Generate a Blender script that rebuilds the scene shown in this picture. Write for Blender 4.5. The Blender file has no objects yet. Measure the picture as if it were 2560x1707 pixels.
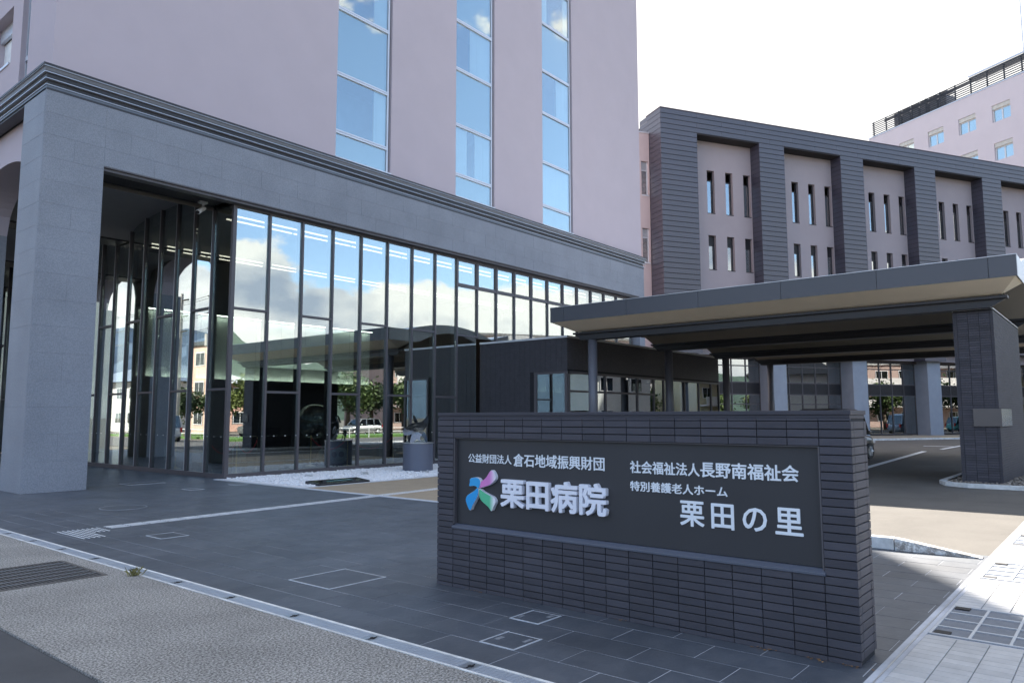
import bpy, math, random
import numpy as np
from mathutils import Vector, Matrix
random.seed(7); rng = np.random.default_rng(7)
R = math.radians
scn = bpy.context.scene
COL = scn.collection

# ------------------------------------------------------------------ camera
f_px, yaw, pit, roll = 1860.35, R(39.5146), R(5.7825), R(-0.0865)
fw = Vector((math.cos(yaw)*math.cos(pit), math.sin(yaw)*math.cos(pit), math.sin(pit)))
rt = Vector((math.sin(yaw), -math.cos(yaw), 0)); up = rt.cross(fw)
r2 = math.cos(roll)*rt + math.sin(roll)*up; u2 = math.cos(roll)*up - math.sin(roll)*rt
cam = bpy.data.cameras.new('camera'); cam.sensor_width = 36; cam.lens = f_px/2560*36
cam.clip_start = 0.05; cam.clip_end = 5000
camo = bpy.data.objects.new('camera', cam); COL.objects.link(camo)
M = Matrix((r2, u2, -fw)).transposed().to_4x4(); M.translation = Vector((0, 0, 1.65))
camo.matrix_world = M; scn.camera = camo

# ------------------------------------------------------------------ sun, sky, exposure
SUN_AZ, SUN_EL = R(35.3), R(42.0)
S = Vector((math.cos(SUN_EL)*math.cos(SUN_AZ), math.cos(SUN_EL)*math.sin(SUN_AZ), math.sin(SUN_EL)))
sl = bpy.data.lights.new('sun', 'SUN'); sl.energy = 5.0; sl.angle = R(0.53); sl.color = (1, .93, .84)
so = bpy.data.objects.new('sun', sl); COL.objects.link(so)
so.rotation_euler = S.to_track_quat('Z', 'Y').to_euler(); so.location = S*60

w = bpy.data.worlds.new('World'); scn.world = w; w.use_nodes = True
nt = w.node_tree; nt.nodes.clear()
def N(t, tree=None, **kw):
    n = (tree or nt).nodes.new(t)
    for k, v in kw.items():
        if k.startswith('i_'):
            n.inputs[int(k[2:]) if k[2:].isdigit() else k[2:]].default_value = v
        else: setattr(n, k, v)
    return n
Lk = lambda a, b, tree=None: (tree or nt).links.new(a, b)
sky = N('ShaderNodeTexSky', sky_type='NISHITA', sun_disc=False, sun_elevation=SUN_EL, sun_rotation=R(90)-SUN_AZ,
        altitude=300, air_density=1.0, dust_density=0.6, ozone_density=1.3)
bg = N('ShaderNodeBackground', i_Strength=0.12); Lk(sky.outputs[0], bg.inputs[0])
tc = N('ShaderNodeTexCoord'); sep = N('ShaderNodeSeparateXYZ'); Lk(tc.outputs['Generated'], sep.inputs[0])
mp = N('ShaderNodeMapping'); Lk(tc.outputs['Generated'], mp.inputs[0]); mp.inputs['Scale'].default_value = (1, 1, 1.7)
mp.inputs['Location'].default_value = (3.1, 1.7, 0.4)
n1 = N('ShaderNodeTexNoise', i_Scale=3.4, i_Detail=12.0, i_Roughness=0.56); Lk(mp.outputs[0], n1.inputs['Vector'])
bias = N('ShaderNodeMapRange', interpolation_type='SMOOTHSTEP'); Lk(sep.outputs[2], bias.inputs[0])
for i, v in zip((1, 2, 3, 4), (0.12, 0.25, 0.16, -0.06)): bias.inputs[i].default_value = v
bias2 = N('ShaderNodeMapRange', interpolation_type='SMOOTHSTEP'); Lk(sep.outputs[2], bias2.inputs[0])
for i, v in zip((1, 2, 3, 4), (0.36, 0.52, 0.0, 0.05)): bias2.inputs[i].default_value = v
ab = N('ShaderNodeMath', operation='ADD'); Lk(bias.outputs[0], ab.inputs[0]); Lk(bias2.outputs[0], ab.inputs[1])
ad = N('ShaderNodeMath', operation='ADD'); Lk(n1.outputs[0], ad.inputs[0]); Lk(ab.outputs[0], ad.inputs[1])
cm = N('ShaderNodeMapRange', interpolation_type='SMOOTHSTEP'); Lk(ad.outputs[0], cm.inputs[0])
for i, v in zip((1, 2, 3, 4), (0.53, 0.575, 0, 1)): cm.inputs[i].default_value = v
n2 = N('ShaderNodeTexNoise', i_Scale=5.0, i_Detail=6.0, i_Roughness=0.5); Lk(mp.outputs[0], n2.inputs['Vector'])
cr = N('ShaderNodeValToRGB'); Lk(n2.outputs[0], cr.inputs[0])
cr.color_ramp.elements[0].position = .36; cr.color_ramp.elements[0].color = (.40, .46, .56, 1)
cr.color_ramp.elements[1].position = .52; cr.color_ramp.elements[1].color = (1, .98, .93, 1)
cbg = N('ShaderNodeBackground', i_Strength=0.60); Lk(cr.outputs[0], cbg.inputs[0])
mx = N('ShaderNodeMixShader'); Lk(cm.outputs[0], mx.inputs[0]); Lk(bg.outputs[0], mx.inputs[1]); Lk(cbg.outputs[0], mx.inputs[2])
# thin bright veil of cloud around the sun
dt = N('ShaderNodeVectorMath', operation='DOT_PRODUCT'); Lk(tc.outputs['Generated'], dt.inputs[0]); dt.inputs[1].default_value = S
vm = N('ShaderNodeMapRange', interpolation_type='SMOOTHSTEP'); Lk(dt.outputs['Value'], vm.inputs[0])
for i, v in zip((1, 2, 3, 4), (0.45, 0.80, 0, 1)): vm.inputs[i].default_value = v
vbg = N('ShaderNodeBackground', i_Strength=0.42); vbg.inputs[0].default_value = (1, .985, .96, 1)
mx2 = N('ShaderNodeMixShader'); Lk(vm.outputs[0], mx2.inputs[0]); Lk(mx.outputs[0], mx2.inputs[1]); Lk(vbg.outputs[0], mx2.inputs[2])
wo = N('ShaderNodeOutputWorld'); Lk(mx2.outputs[0], wo.inputs[0])

vs = scn.view_settings; vs.view_transform = 'Standard'; vs.look = 'None'; vs.gamma = 1; vs.use_curve_mapping = False
vs.exposure = 1.8
scn.cycles.max_bounces = 8; scn.cycles.transparent_max_bounces = 16; scn.cycles.glossy_bounces = 5
scn.cycles.sample_clamp_indirect = 6; scn.cycles.use_denoising = True; scn.cycles.caustics_reflective = False

# ------------------------------------------------------------------ materials
MATS = {}
def mat(name, col, rough=.6, var=.12, scale=3., bump=0., bscale=40., metal=0., spec=.5, rnd=0., col2=None, stretch=None, speck=None):
    if name in MATS: return MATS[name]
    m = bpy.data.materials.new(name); m.use_nodes = True; t = m.node_tree
    b = t.nodes['Principled BSDF']; b.inputs['Roughness'].default_value = rough; b.inputs['Metallic'].default_value = metal
    b.inputs['Specular IOR Level'].default_value = spec
    c = N('ShaderNodeTexCoord', t); src = c.outputs['Object']
    g = N('ShaderNodeNewGeometry', t); src = g.outputs['Position']
    if stretch:
        mpp = N('ShaderNodeMapping', t); mpp.inputs['Scale'].default_value = stretch; Lk(src, mpp.inputs[0], t); src = mpp.outputs[0]
    n = N('ShaderNodeTexNoise', t, i_Scale=scale, i_Detail=6., i_Roughness=.6); Lk(src, n.inputs['Vector'], t)
    mr = N('ShaderNodeMapRange', t); Lk(n.outputs[0], mr.inputs[0], t)
    for i, v in zip((1, 2, 3, 4), (.3, .7, 1-var, 1+var)): mr.inputs[i].default_value = v
    val = mr.outputs[0]
    if rnd:
        oi = N('ShaderNodeObjectInfo', t); m2 = N('ShaderNodeMapRange', t); Lk(oi.outputs['Random'], m2.inputs[0], t)
        m2.inputs[3].default_value = 1-rnd; m2.inputs[4].default_value = 1+rnd
        mu = N('ShaderNodeMath', t, operation='MULTIPLY'); Lk(val, mu.inputs[0], t); Lk(m2.outputs[0], mu.inputs[1], t); val = mu.outputs[0]
    colin = None
    if col2 is not None:
        nn = N('ShaderNodeTexNoise', t, i_Scale=(speck or scale*3), i_Detail=3., i_Roughness=.7); Lk(src, nn.inputs['Vector'], t)
        rr = N('ShaderNodeValToRGB', t); Lk(nn.outputs[0], rr.inputs[0], t)
        rr.color_ramp.elements[0].position = .42; rr.color_ramp.elements[1].position = .58
        rr.color_ramp.elements[0].color = (*col, 1); rr.color_ramp.elements[1].color = (*col2, 1); colin = rr.outputs[0]
    vm_ = N('ShaderNodeVectorMath', t, operation='SCALE')
    if colin: Lk(colin, vm_.inputs[0], t)
    else: vm_.inputs[0].default_value = col
    Lk(val, vm_.inputs['Scale'], t); Lk(vm_.outputs[0], b.inputs['Base Color'], t)
    if bump:
        nb = N('ShaderNodeTexNoise', t, i_Scale=bscale, i_Detail=4.); Lk(src, nb.inputs['Vector'], t)
        bp = N('ShaderNodeBump', t, i_Strength=bump, i_Distance=.01); Lk(nb.outputs[0], bp.inputs['Height'], t); Lk(bp.outputs[0], b.inputs['Normal'], t)
    MATS[name] = m; return m
def glass(name, refl=.4, tint=(.55, .62, .6), wave=0., rcol=(.95, 1, 1)):
    m = bpy.data.materials.new(name); m.use_nodes = True; t = m.node_tree; t.nodes.clear()
    g = N('ShaderNodeBsdfGlossy', t, i_Roughness=0.0); g.inputs[0].default_value = (*rcol, 1)
    tr = N('ShaderNodeBsdfTransparent', t); tr.inputs[0].default_value = (*tint, 1)
    lw = N('ShaderNodeLayerWeight', t); lw.inputs['Blend'].default_value = .5
    pw = N('ShaderNodeMath', t, operation='POWER'); Lk(lw.outputs['Facing'], pw.inputs[0], t); pw.inputs[1].default_value = 3.5
    mr = N('ShaderNodeMapRange', t); Lk(pw.outputs[0], mr.inputs[0], t)
    mr.inputs[1].default_value = 0; mr.inputs[2].default_value = 1; mr.inputs[3].default_value = refl; mr.inputs[4].default_value = 1
    mxx = N('ShaderNodeMixShader', t); Lk(mr.outputs[0], mxx.inputs[0], t); Lk(tr.outputs[0], mxx.inputs[1], t); Lk(g.outputs[0], mxx.inputs[2], t)
    if wave:
        gg = N('ShaderNodeNewGeometry', t); nb = N('ShaderNodeTexNoise', t, i_Scale=.9, i_Detail=1.); Lk(gg.outputs['Position'], nb.inputs['Vector'], t)
        bp = N('ShaderNodeBump', t, i_Strength=wave, i_Distance=.02); Lk(nb.outputs[0], bp.inputs['Height'], t); Lk(bp.outputs[0], g.inputs['Normal'], t)
    o = N('ShaderNodeOutputMaterial', t); Lk(mxx.outputs[0], o.inputs[0], t)
    MATS[name] = m; return m
def emit(name, col, s):
    m = bpy.data.materials.new(name); m.use_nodes = True; t = m.node_tree; t.nodes.clear()
    e = N('ShaderNodeEmission', t, i_Strength=s); e.inputs[0].default_value = (*col, 1)
    o = N('ShaderNodeOutputMaterial', t); Lk(e.outputs[0], o.inputs[0], t); return m

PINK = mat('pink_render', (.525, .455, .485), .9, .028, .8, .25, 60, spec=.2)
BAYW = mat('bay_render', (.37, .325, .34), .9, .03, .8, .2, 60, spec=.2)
GRAN = mat('granite', (.215, .230, .262), .6, .10, .8, .12, 120, rnd=.012, spec=.3, col2=(.275, .29, .322), speck=38)
GRANL = mat('pale_granite', (.27, .30, .35), .6, .07, 1.5, .1, 100, rnd=.03, spec=.35)
GROUT = mat('grout', (.11, .115, .125), .9)
PGROUT = mat('light_grout', (.46, .47, .50), .9, .3, 2.)
TILE = mat('sign_tile', (.060, .057, .068), .62, .14, 1.5, .3, 60, rnd=.16, spec=.35, stretch=(1, 1, 4))
TGROUT = mat('tile_joint', (.020, .020, .023), .95)
TILEF = mat('vestibule_tile', (.048, .046, .055), .5, .2, 8., .2, 60, rnd=.12)
PLANK = mat('siding_plank', (.040, .041, .062), .42, .06, 1., rnd=.06, spec=1.)
PJOINT = mat('siding_joint', (.02, .018, .02), .9)
FRAME = mat('bronze_frame', (.085, .078, .085), .42, .05, 1., spec=.5)
DARK = mat('dark_metal', (.025, .025, .03), .45, .05)
FASC = mat('fascia_panel', (.070, .074, .088), .38, .04, .6, spec=.5, rnd=.03)
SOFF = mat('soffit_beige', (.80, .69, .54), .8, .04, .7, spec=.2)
ALU = mat('aluminium', (.62, .64, .68), .35, .05, 1., metal=.3)
LMET = mat('light_metal', (.62, .63, .66), .35, .05, 1., metal=.4)
SLATE = mat('slate_tile', (.066, .076, .092), .5, .24, .8, .25, 30, rnd=.08, spec=.5, col2=(.084, .093, .108), speck=3.5)
ASPH = mat('asphalt', (.115, .106, .094), .85, .13, .9, .5, 220, col2=(.155, .143, .126), speck=160, spec=.2)
ASPHD = mat('dark_asphalt', (.055, .055, .058), .8, .15, 2., .5, 200, col2=(.075, .075, .078), speck=180)
WASH = mat('washed_concrete', (.125, .118, .107), .85, .17, 1.1, 1., 60, col2=(.43, .41, .38), speck=58, spec=.25)
TAN = mat('tan_paving', (.30, .235, .16), .85, .08, 2., .4, 150, col2=(.40, .33, .24), speck=120)
WHT = mat('white_stone', (.72, .72, .73), .7, .12, 20., rnd=.1)
BROWNP = mat('brown_pebble', (.22, .19, .16), .8, .4, 14.)
KERB = mat('kerb_concrete', (.66, .66, .64), .8, .25, 5., .2, 60)
WPAINT = mat('white_paint', (.72, .72, .72), .6, .12, 8.)
YPAINT = mat('yellow_block', (.65, .42, .06), .7)
STEEL = mat('steel', (.5, .52, .55), .35, .08, 4., metal=.85)
BLACKG = mat('black_gloss', (.008, .008, .01), .12, .0, spec=.6)
BLK = mat('black_matte', (.015, .015, .017), .7)
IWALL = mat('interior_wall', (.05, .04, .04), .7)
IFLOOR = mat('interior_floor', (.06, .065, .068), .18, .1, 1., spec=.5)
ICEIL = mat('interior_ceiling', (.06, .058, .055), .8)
LPAN = mat('frosted_panel', (.80, .86, .80), .5, .02)
VAULT = mat('vault_plaster', (.30, .30, .30), .85, .04)
CURT = mat('white_curtain', (.86, .90, .90), .8, .05, 2.)
SPAN = mat('blue_spandrel', (.33, .40, .38), .6, .02)
BRASS = mat('brass', (.85, .66, .30), .3, metal=.35)
ROPE = mat('red_rope', (.75, .02, .05), .6)
GLASS = glass('lobby_glass', .37, (.72, .78, .76), .02)
GLASSW = glass('tower_glass', .26, (.86, .94, .95), rcol=(.93, .95, .93))
GLASSD = glass('annex_glass', .34, (.55, .58, .6), .05)
GLASSC = glass('car_glass', .12, (.12, .14, .15))

# ------------------------------------------------------------------ helpers
class MB:
    def __init__(s): s.v = []; s.f = []
    def poly(s, pts):
        n = len(s.v); s.v += [tuple(p) for p in pts]; s.f.append(tuple(range(n, n+len(pts)))); return s
    def box(s, x0, x1, y0, y1, z0, z1):
        if x0 > x1: x0, x1 = x1, x0
        if y0 > y1: y0, y1 = y1, y0
        if z0 > z1: z0, z1 = z1, z0
        n = len(s.v)
        s.v += [(x0, y0, z0), (x1, y0, z0), (x1, y1, z0), (x0, y1, z0), (x0, y0, z1), (x1, y0, z1), (x1, y1, z1), (x0, y1, z1)]
        for q in ((0, 3, 2, 1), (4, 5, 6, 7), (0, 1, 5, 4), (1, 2, 6, 5), (2, 3, 7, 6), (3, 0, 4, 7)): s.f.append(tuple(n+i for i in q))
        return s
    def prism(s, pts, d0, d1, ax='z'):
        """extrude a CCW outline; ax is the extrusion axis, pts are the two other coordinates"""
        def P(a, b, d): return {'z': (a, b, d), 'y': (a, d, b), 'x': (d, a, b)}[ax]
        n = len(s.v); k = len(pts)
        s.v += [P(a, b, d0) for a, b in pts] + [P(a, b, d1) for a, b in pts]
        s.f.append(tuple(n+i for i in reversed(range(k)))); s.f.append(tuple(n+k+i for i in range(k)))
        for i in range(k):
            j = (i+1) % k; s.f.append((n+i, n+j, n+k+j, n+k+i))
        return s
    def tube(s, pts, r, k=8, cap=True):
        pts = [Vector(p) for p in pts]; rs = r if isinstance(r, (list, tuple)) else [r]*len(pts)
        n = len(s.v); prev = None
        for i, p in enumerate(pts):
            d = (pts[min(i+1, len(pts)-1)]-pts[max(i-1, 0)]).normalized()
            a = (prev - d*prev.dot(d)).normalized() if prev is not None and (prev-d*prev.dot(d)).length > 1e-4 else d.orthogonal().normalized()
            prev = a; b = d.cross(a)
            for j in range(k):
                t = 2*math.pi*j/k; s.v.append(tuple(p + rs[i]*(math.cos(t)*a + math.sin(t)*b)))
        for i in range(len(pts)-1):
            for j in range(k):
                j2 = (j+1) % k; s.f.append((n+i*k+j, n+i*k+j2, n+(i+1)*k+j2, n+(i+1)*k+j))
        if cap: s.f.append(tuple(n+j for j in reversed(range(k)))); s.f.append(tuple(n+(len(pts)-1)*k+j for j in range(k)))
        return s
    def lathe(s, prof, cx, cy, k=20):
        n = len(s.v)
        for r, z in prof:
            for j in range(k):
                t = 2*math.pi*j/k; s.v.append((cx+r*math.cos(t), cy+r*math.sin(t), z))
        for i in range(len(prof)-1):
            for j in range(k):
                j2 = (j+1) % k; s.f.append((n+i*k+j, n+i*k+j2, n+(i+1)*k+j2, n+(i+1)*k+j))
        s.f.append(tuple(n+j for j in reversed(range(k)))); s.f.append(tuple(n+(len(prof)-1)*k+j for j in range(k)))
        return s
    def mesh(s, name, m, smooth=False):
        me = bpy.data.meshes.new(name); me.from_pydata(s.v, [], s.f); me.update()
        if m: me.materials.append(m)
        if smooth: me.polygons.foreach_set('use_smooth', [True]*len(me.polygons))
        return me
def link(name, me, parent=None, loc=(0, 0, 0), rot=(0, 0, 0), sc=(1, 1, 1)):
    o = bpy.data.objects.new(name, me); o.location = loc; o.rotation_euler = rot; o.scale = sc
    if parent: o.parent = parent
    COL.objects.link(o); return o
def thing(name, label, cat, loc=(0, 0, 0), rz=0, group=None):
    o = bpy.data.objects.new(name, None); COL.objects.link(o); o.location = loc; o.rotation_euler = (0, 0, rz)
    o['label'] = label; o['category'] = cat
    if group: o['group'] = group
    o.empty_display_size = .2; return o
def part(name, mb, m, parent, smooth=False, local=False, kind=None, bevel=0):
    """mb in world coordinates (parent not rotated) unless local"""
    o = link(name, mb.mesh(name, m, smooth), parent)
    if not local:
        q = parent; off = Vector()
        while q is not None: off += q.location; q = q.parent
        o.location = -off
    if kind: o['kind'] = kind
    if bevel:
        md = o.modifiers.new('bevel', 'BEVEL'); md.width = bevel; md.segments = 2; md.limit_method = 'ANGLE'
    return o
def solo(name, mb, m, label, cat, group=None, smooth=False, kind=None, bevel=0):
    o = link(name, mb.mesh(name, m, smooth)); o['label'] = label; o['category'] = cat
    if group: o['group'] = group
    if kind: o['kind'] = kind
    if bevel:
        md = o.modifiers.new('bevel', 'BEVEL'); md.width = bevel; md.segments = 2
    return o
def struct(name, mb, m, label=None):
    o = link(name, mb.mesh(name, m)); o['kind'] = 'structure'
    if label: o['label'] = label
    return o
def tile_mesh(name, wx, wy, dz, bev, m):
    """slab lying in xy centred on origin, top at z=0, chamfered top edge"""
    a, b = wx/2, wy/2; mb = MB()
    mb.v = [(-a, -b, -dz), (a, -b, -dz), (a, b, -dz), (-a, b, -dz), (-a, -b, -bev), (a, -b, -bev), (a, b, -bev), (-a, b, -bev),
            (-a+bev, -b+bev, 0), (a-bev, -b+bev, 0), (a-bev, b-bev, 0), (-a+bev, b-bev, 0)]
    for lo in (0, 4):
        for i in range(4):
            j = (i+1) % 4; mb.f.append((lo+i, lo+j, lo+4+j, lo+4+i))
    mb.f.append((8, 9, 10, 11)); return mb.mesh(name, m)
def pebbles(name, pts, size, m, parent=None, hf=.6):
    """many small lumpy stones as one mesh"""
    t = (1+5**.5)/2
    V = np.array([(-1, t, 0), (1, t, 0), (-1, -t, 0), (1, -t, 0), (0, -1, t), (0, 1, t), (0, -1, -t), (0, 1, -t), (t, 0, -1), (t, 0, 1), (-t, 0, -1), (-t, 0, 1)])/1.9
    F = np.array([(0, 11, 5), (0, 5, 1), (0, 1, 7), (0, 7, 10), (0, 10, 11), (1, 5, 9), (5, 11, 4), (11, 10, 2), (10, 7, 6), (7, 1, 8), (3, 9, 4), (3, 4, 2), (3, 2, 6), (3, 6, 8), (3, 8, 9), (4, 9, 5), (2, 4, 11), (6, 2, 10), (8, 6, 7), (9, 8, 1)])
    n = len(pts); ang = rng.uniform(0, 6.28, n); s = rng.uniform(.6, 1.25, (n, 1, 3))*size/2*np.array([1.2, 1, hf])
    P = V[None]*s*rng.uniform(.8, 1.2, (n, 12, 1)); c, sn = np.cos(ang)[:, None], np.sin(ang)[:, None]
    X = P[..., 0]*c-P[..., 1]*sn; Y = P[..., 0]*sn+P[..., 1]*c
    W = np.stack([X, Y, P[..., 2]], -1)+pts[:, None]
    FF = (F[None]+12*np.arange(n)[:, None, None]).reshape(-1, 3)
    me = bpy.data.meshes.new(name); me.vertices.add(n*12); me.vertices.foreach_set('co', W.reshape(-1))
    me.loops.add(len(FF)*3); me.loops.foreach_set('vertex_index', FF.reshape(-1)); me.polygons.add(len(FF))
    me.polygons.foreach_set('loop_start', np.arange(0, len(FF)*3, 3)); me.update(); me.validate(); me.materials.append(m)
    return link(name, me, parent)

# ================================================================== GROUND
struct('ground', MB().box(-1500, 1500, -1500, 1500, -.5, -.06), ASPH)
struct('driveway', MB().prism([(10.46, 1.36), (140, 1.36), (140, 60), (33.4, 60), (33.4, 14.5), (20.9, 14.5), (20.9, 9.0), (10.46, 9.0)], -.06, -.004), ASPH)
struct('tan_walkway', MB().box(10.56, 20.9, 9.0, 15.0, -.06, .0), TAN)
struct('washed_concrete_apron', MB().prism([(2.12, -6), (3.70, -6), (3.70, 40), (2.12, 40)], -.06, .0), WASH)
struct('side_road', MB().prism([(-6, -9), (2.11, -9), (2.11, 80), (-6, 80)], -.06, -.012), ASPHD)
struct('front_road', MB().box(4.0, 160, -9.5, -2.2, -.06, -.012), ASPHD)
struct('lawn', MB().prism([(10, -17), (62, -17), (62, -12.5), (10, -11)], -.06, .12), mat('lawn', (.07, .15, .03), .9, .3, 3., .6, 60))
struct('side_lawn', MB().box(-14, -8.5, 30, 75, -.06, .1), MATS['lawn'])
struct('paving_bed', MB().prism([(3.90, 1.375), (10.40, 1.375), (10.40, 19), (10.75, 19), (10.75, 40), (3.90, 40)], -.06, -.0025), PGROUT)
# slate tiles: long side along Y, rows along X
bed = thing('slate_paving', 'dark slate paving of half-bonded tiles in front of the lobby', 'paving'); bed['kind'] = 'structure'
tm = tile_mesh('slate_tile', .3285, .6635, .03, .002, SLATE)
tl = []
row = 0; x = 3.90
while x < 10.3:
    y = 1.42 + (0 if row % 2 == 0 else .335) - .67
    while y < 39:
        tl.append((x+.1675, y+.335)); y += .67
    x += .335; row += 1
while x < 10.7:
    y = 19.2 + (0 if row % 2 == 0 else .335)
    while y < 39: tl.append((x+.1675, y+.335)); y += .67
    x += .335; row += 1
def inview(x, y):
    d = Vector((x, y, -1.65)); z = d.dot(fw)
    if z < .5: return False
    px_, py_ = 1280+f_px*d.dot(rt)/z, 853-f_px*d.dot(up)/z
    return -120 < px_ < 2700 and py_ < 1850 and not (5.45 < x and 1.2 < y < 5.2 and px_ < 2140 and py_ < 1650 and y*1.0 > 1.4 and x > 5.9 and px_ > 1100)
vis = sorted([t for t in tl if inview(*t) and t[1] > 1.70], key=lambda t: t[0]**2+t[1]**2)
edge = [t for t in tl if t not in set(vis)]
for i, (x, y) in enumerate(vis[:300]):
    o = link('slate_tile', tm, bed, (x, y, rng.uniform(-.0008, .0008)), (rng.uniform(-.0012, .0012), rng.uniform(-.0012, .0012), 0))
rest = vis[300:]+edge; mb = MB()
for x, y in rest:
    y0, y1 = max(y-.332, 1.39), y+.332
    if y1 > y0+.004: mb.box(x-.1643, x+.1643, y0, y1, -.011, 0)
part('slate_tile_field', mb, SLATE, bed, kind='stuff')
# tiles right of the sign are cut at the channel
# white edging strips
struct('white_edging', MB().box(10.42, 10.54, 2.66, 18.9, -.06, .012).box(10.56, 20.9, 15.0, 15.06, -.06, .012), mat('edging', (.55, .57, .6), .6, .1, 4.))
# drain channel
dc = thing('drain_channel', 'long perforated metal drain channel between slate paving and washed concrete', 'drain')
part('channel_lip', MB().box(3.705, 3.725, -2, 40, -.05, .004).box(3.865, 3.895, -2, 40, -.05, .003), KERB, dc)
cov = MB()
for j in range(22):
    for i in range(7): cov.box(-.062+i*.0185, -.052+i*.0185, -.44+j*.0403, -.405+j*.0403, .0, .0025)
covm = MB().box(-.07, .07, -.495, .495, -.02, .0).mesh('drain_cover', STEEL)
ribm = cov.mesh('drain_rib', mat('rib_steel', (.62, .65, .7), .4, .05, metal=.6))
bolm = MB().box(-.04, .04, -.004, .004, .0, .004).box(-.012, .012, -.018, .018, 0, .005).mesh('bolt', BLK)
for i in range(22):
    yy = -1+i
    c_ = link('drain_cover', covm, dc, (3.795, yy, 0))
    if 2 < yy < 17:
        k = link('rib', ribm, c_, (0, 0, .0005)); k['kind'] = 'stuff'; link('bolt', bolm, c_, (0, .49, .001))
# left steel grate in the concrete
sg = thing('steel_grate', 'brown steel grate set into the washed concrete beside the drain channel', 'grate', (2.55, 9.0, 0))
part('grate_frame', MB().box(1.6, 3.5, 8.42, 8.46, -.03, .006).box(1.6, 3.5, 9.62, 9.66, -.03, .006).box(3.46, 3.5, 8.46, 9.62, -.03, .006), mat('rust_steel', (.13, .12, .11), .6, .3, 5., metal=.4), sg)
part('pit_floor', MB().box(1.6, 3.46, 8.46, 9.62, -.04, .001), BLK, sg)
gb = MB()
for i in range(46): gb.box(1.62+i*.04, 1.633+i*.04, 8.47, 9.61, .001, .005)
part('grate_bars', gb, MATS['rust_steel'], sg, kind='stuff')
for i in range(6): part('cross_bar', MB().box(1.6, 3.46, 8.62+i*.17, 8.632+i*.17, .005, .008), STEEL, sg)
# weed growing at the channel
mb = MB()
for i in range(46):
    a = rng.uniform(0, 6.28); l = rng.uniform(.05, .15); b0 = Vector((3.66+rng.normal(0, .03), 8.17+rng.normal(0, .02), 0)); lean = rng.uniform(.5, 1.3)
    d = Vector((math.cos(a)*lean, math.sin(a)*lean, 1)).normalized(); s_ = d.cross(Vector((0, 0, 1))).normalized()*.004
    mb.poly([b0-s_, b0+s_, b0+d*l*.6+s_*.7+Vector((0, 0, .004)), b0+d*l+Vector((0, 0, -.02*lean)), b0+d*l*.6-s_*.7])
solo('weed_tuft', mb, mat('dry_weed', (.22, .20, .07), .8, .3, 30.), 'small dry weed tuft growing beside the drain channel', 'weed')
# manholes and hatches
def hatch(x0, x1, y0, y1, name, label, rot=0, lid=SLATE, fw_=.013):
    cx, cy = (x0+x1)/2, (y0+y1)/2; a, b = (x1-x0)/2, (y1-y0)/2
    t = thing(name, label, 'hatch cover', (cx, cy, 0), rot, 'flush covers in the slate paving')
    part('frame', MB().box(-a, a, -b, -b+fw_, 0, .006).box(-a, a, b-fw_, b, 0, .006).box(-a, -a+fw_, -b+fw_, b-fw_, 0, .006).box(a-fw_, a, -b+fw_, b-fw_, 0, .003), mat('hatch_frame', (.50, .52, .55), .5, .15, 9.), t, local=True)
    part('lid', MB().box(-a+fw_+.004, a-fw_-.004, -b+fw_+.004, b-fw_-.004, 0, .004), lid, t, local=True); return t
hatch(4.56, 5.28, 6.05, 6.72, 'hatch_cover', 'large square tile-filled hatch with cut corners, left of the sign wall')
h = hatch(4.23, 4.57, 3.48, 3.81, 'hatch_cover', 'small square hatch with two handle slots nearest the drain channel')
part('handle_slot', MB().box(-.05, .03, .08, .12, .004, .007).box(0.02, .11, -.12, -.09, .004, .0065), mat('slot_metal', (.22, .23, .25), .5), h, local=True)
h = hatch(4.87, 5.19, 3.75, 4.05, 'hatch_cover', 'small square hatch close to the foot of the sign wall')
part('handle_slot', MB().box(-.09, -.03, .09, .12, .004, .007).box(0.05, .12, -.11, -.07, .004, .0065), mat('slot_metal', (.22, .23, .25), .5), h, local=True)
hatch(4.95, 5.35, 10.3, 10.75, 'hatch_cover', 'faint square hatch below the tactile line', fw_=.012)
hatch(8.6, 8.95, 16.6, 17.0, 'hatch_cover', 'small pale-framed hatch near the granite pier', fw_=.018)
hatch(9.9, 10.25, 16.9, 17.25, 'hatch_cover', 'small hatch near the white pebble bed corner', fw_=.015)
hatch(8.3, 9.2, 19.0, 19.6, 'hatch_cover', 'wide hatch in the shade of the loggia', fw_=.012)
mh = thing('manhole_cover', 'round manhole cover with pale crescent rim in the slate paving', 'manhole', (6.2, 14.4, 0))
part('rim', MB().lathe([(.40, .0), (.40, .007), (.375, .007), (.375, .0)], 6.2, 14.4, 40), mat('worn_rim', (.20, .21, .23), .6, .5, 3.), mh)
part('lid', MB().lathe([(.01, 0), (.37, 0), (.37, .005), (.01, .005)], 6.2, 14.4, 40), SLATE, mh)

# tactile guide line
tp = thing('tactile_guide_line', 'narrow white raised tactile guide bars crossing the slate paving to the entrance', 'tactile paving', (4.9, 12.0, 0))
mb = MB()
p0, p1 = Vector((4.95, 12.0)), Vector((20.6, 12.95)); d = (p1-p0).normalized(); q = Vector((-d.y, d.x)); Ln = (p1-p0).length
s0 = 0
while s0 < Ln:
    for k in range(4):
        a = p0+d*s0+q*(k-1.5)*.075; b = a+d*.275
        z0 = .001; c = [a-q*.011, b-q*.011, b+q*.011, a+q*.011]
        mb.prism([(p.x, p.y) for p in c], z0, .007)
    s0 += .3
part('guide_bars', mb, WPAINT, tp, kind='stuff')
mb = MB()
for i in range(9):
    for j in range(16):
        if i > 4 and j < 8: continue
        mb.lathe([(.014, .001), (.012, .007)], 4.30+i*.066, 11.15+j*.062, 8)
part('warning_dots', mb, WPAINT, tp, kind='stuff')

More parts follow.
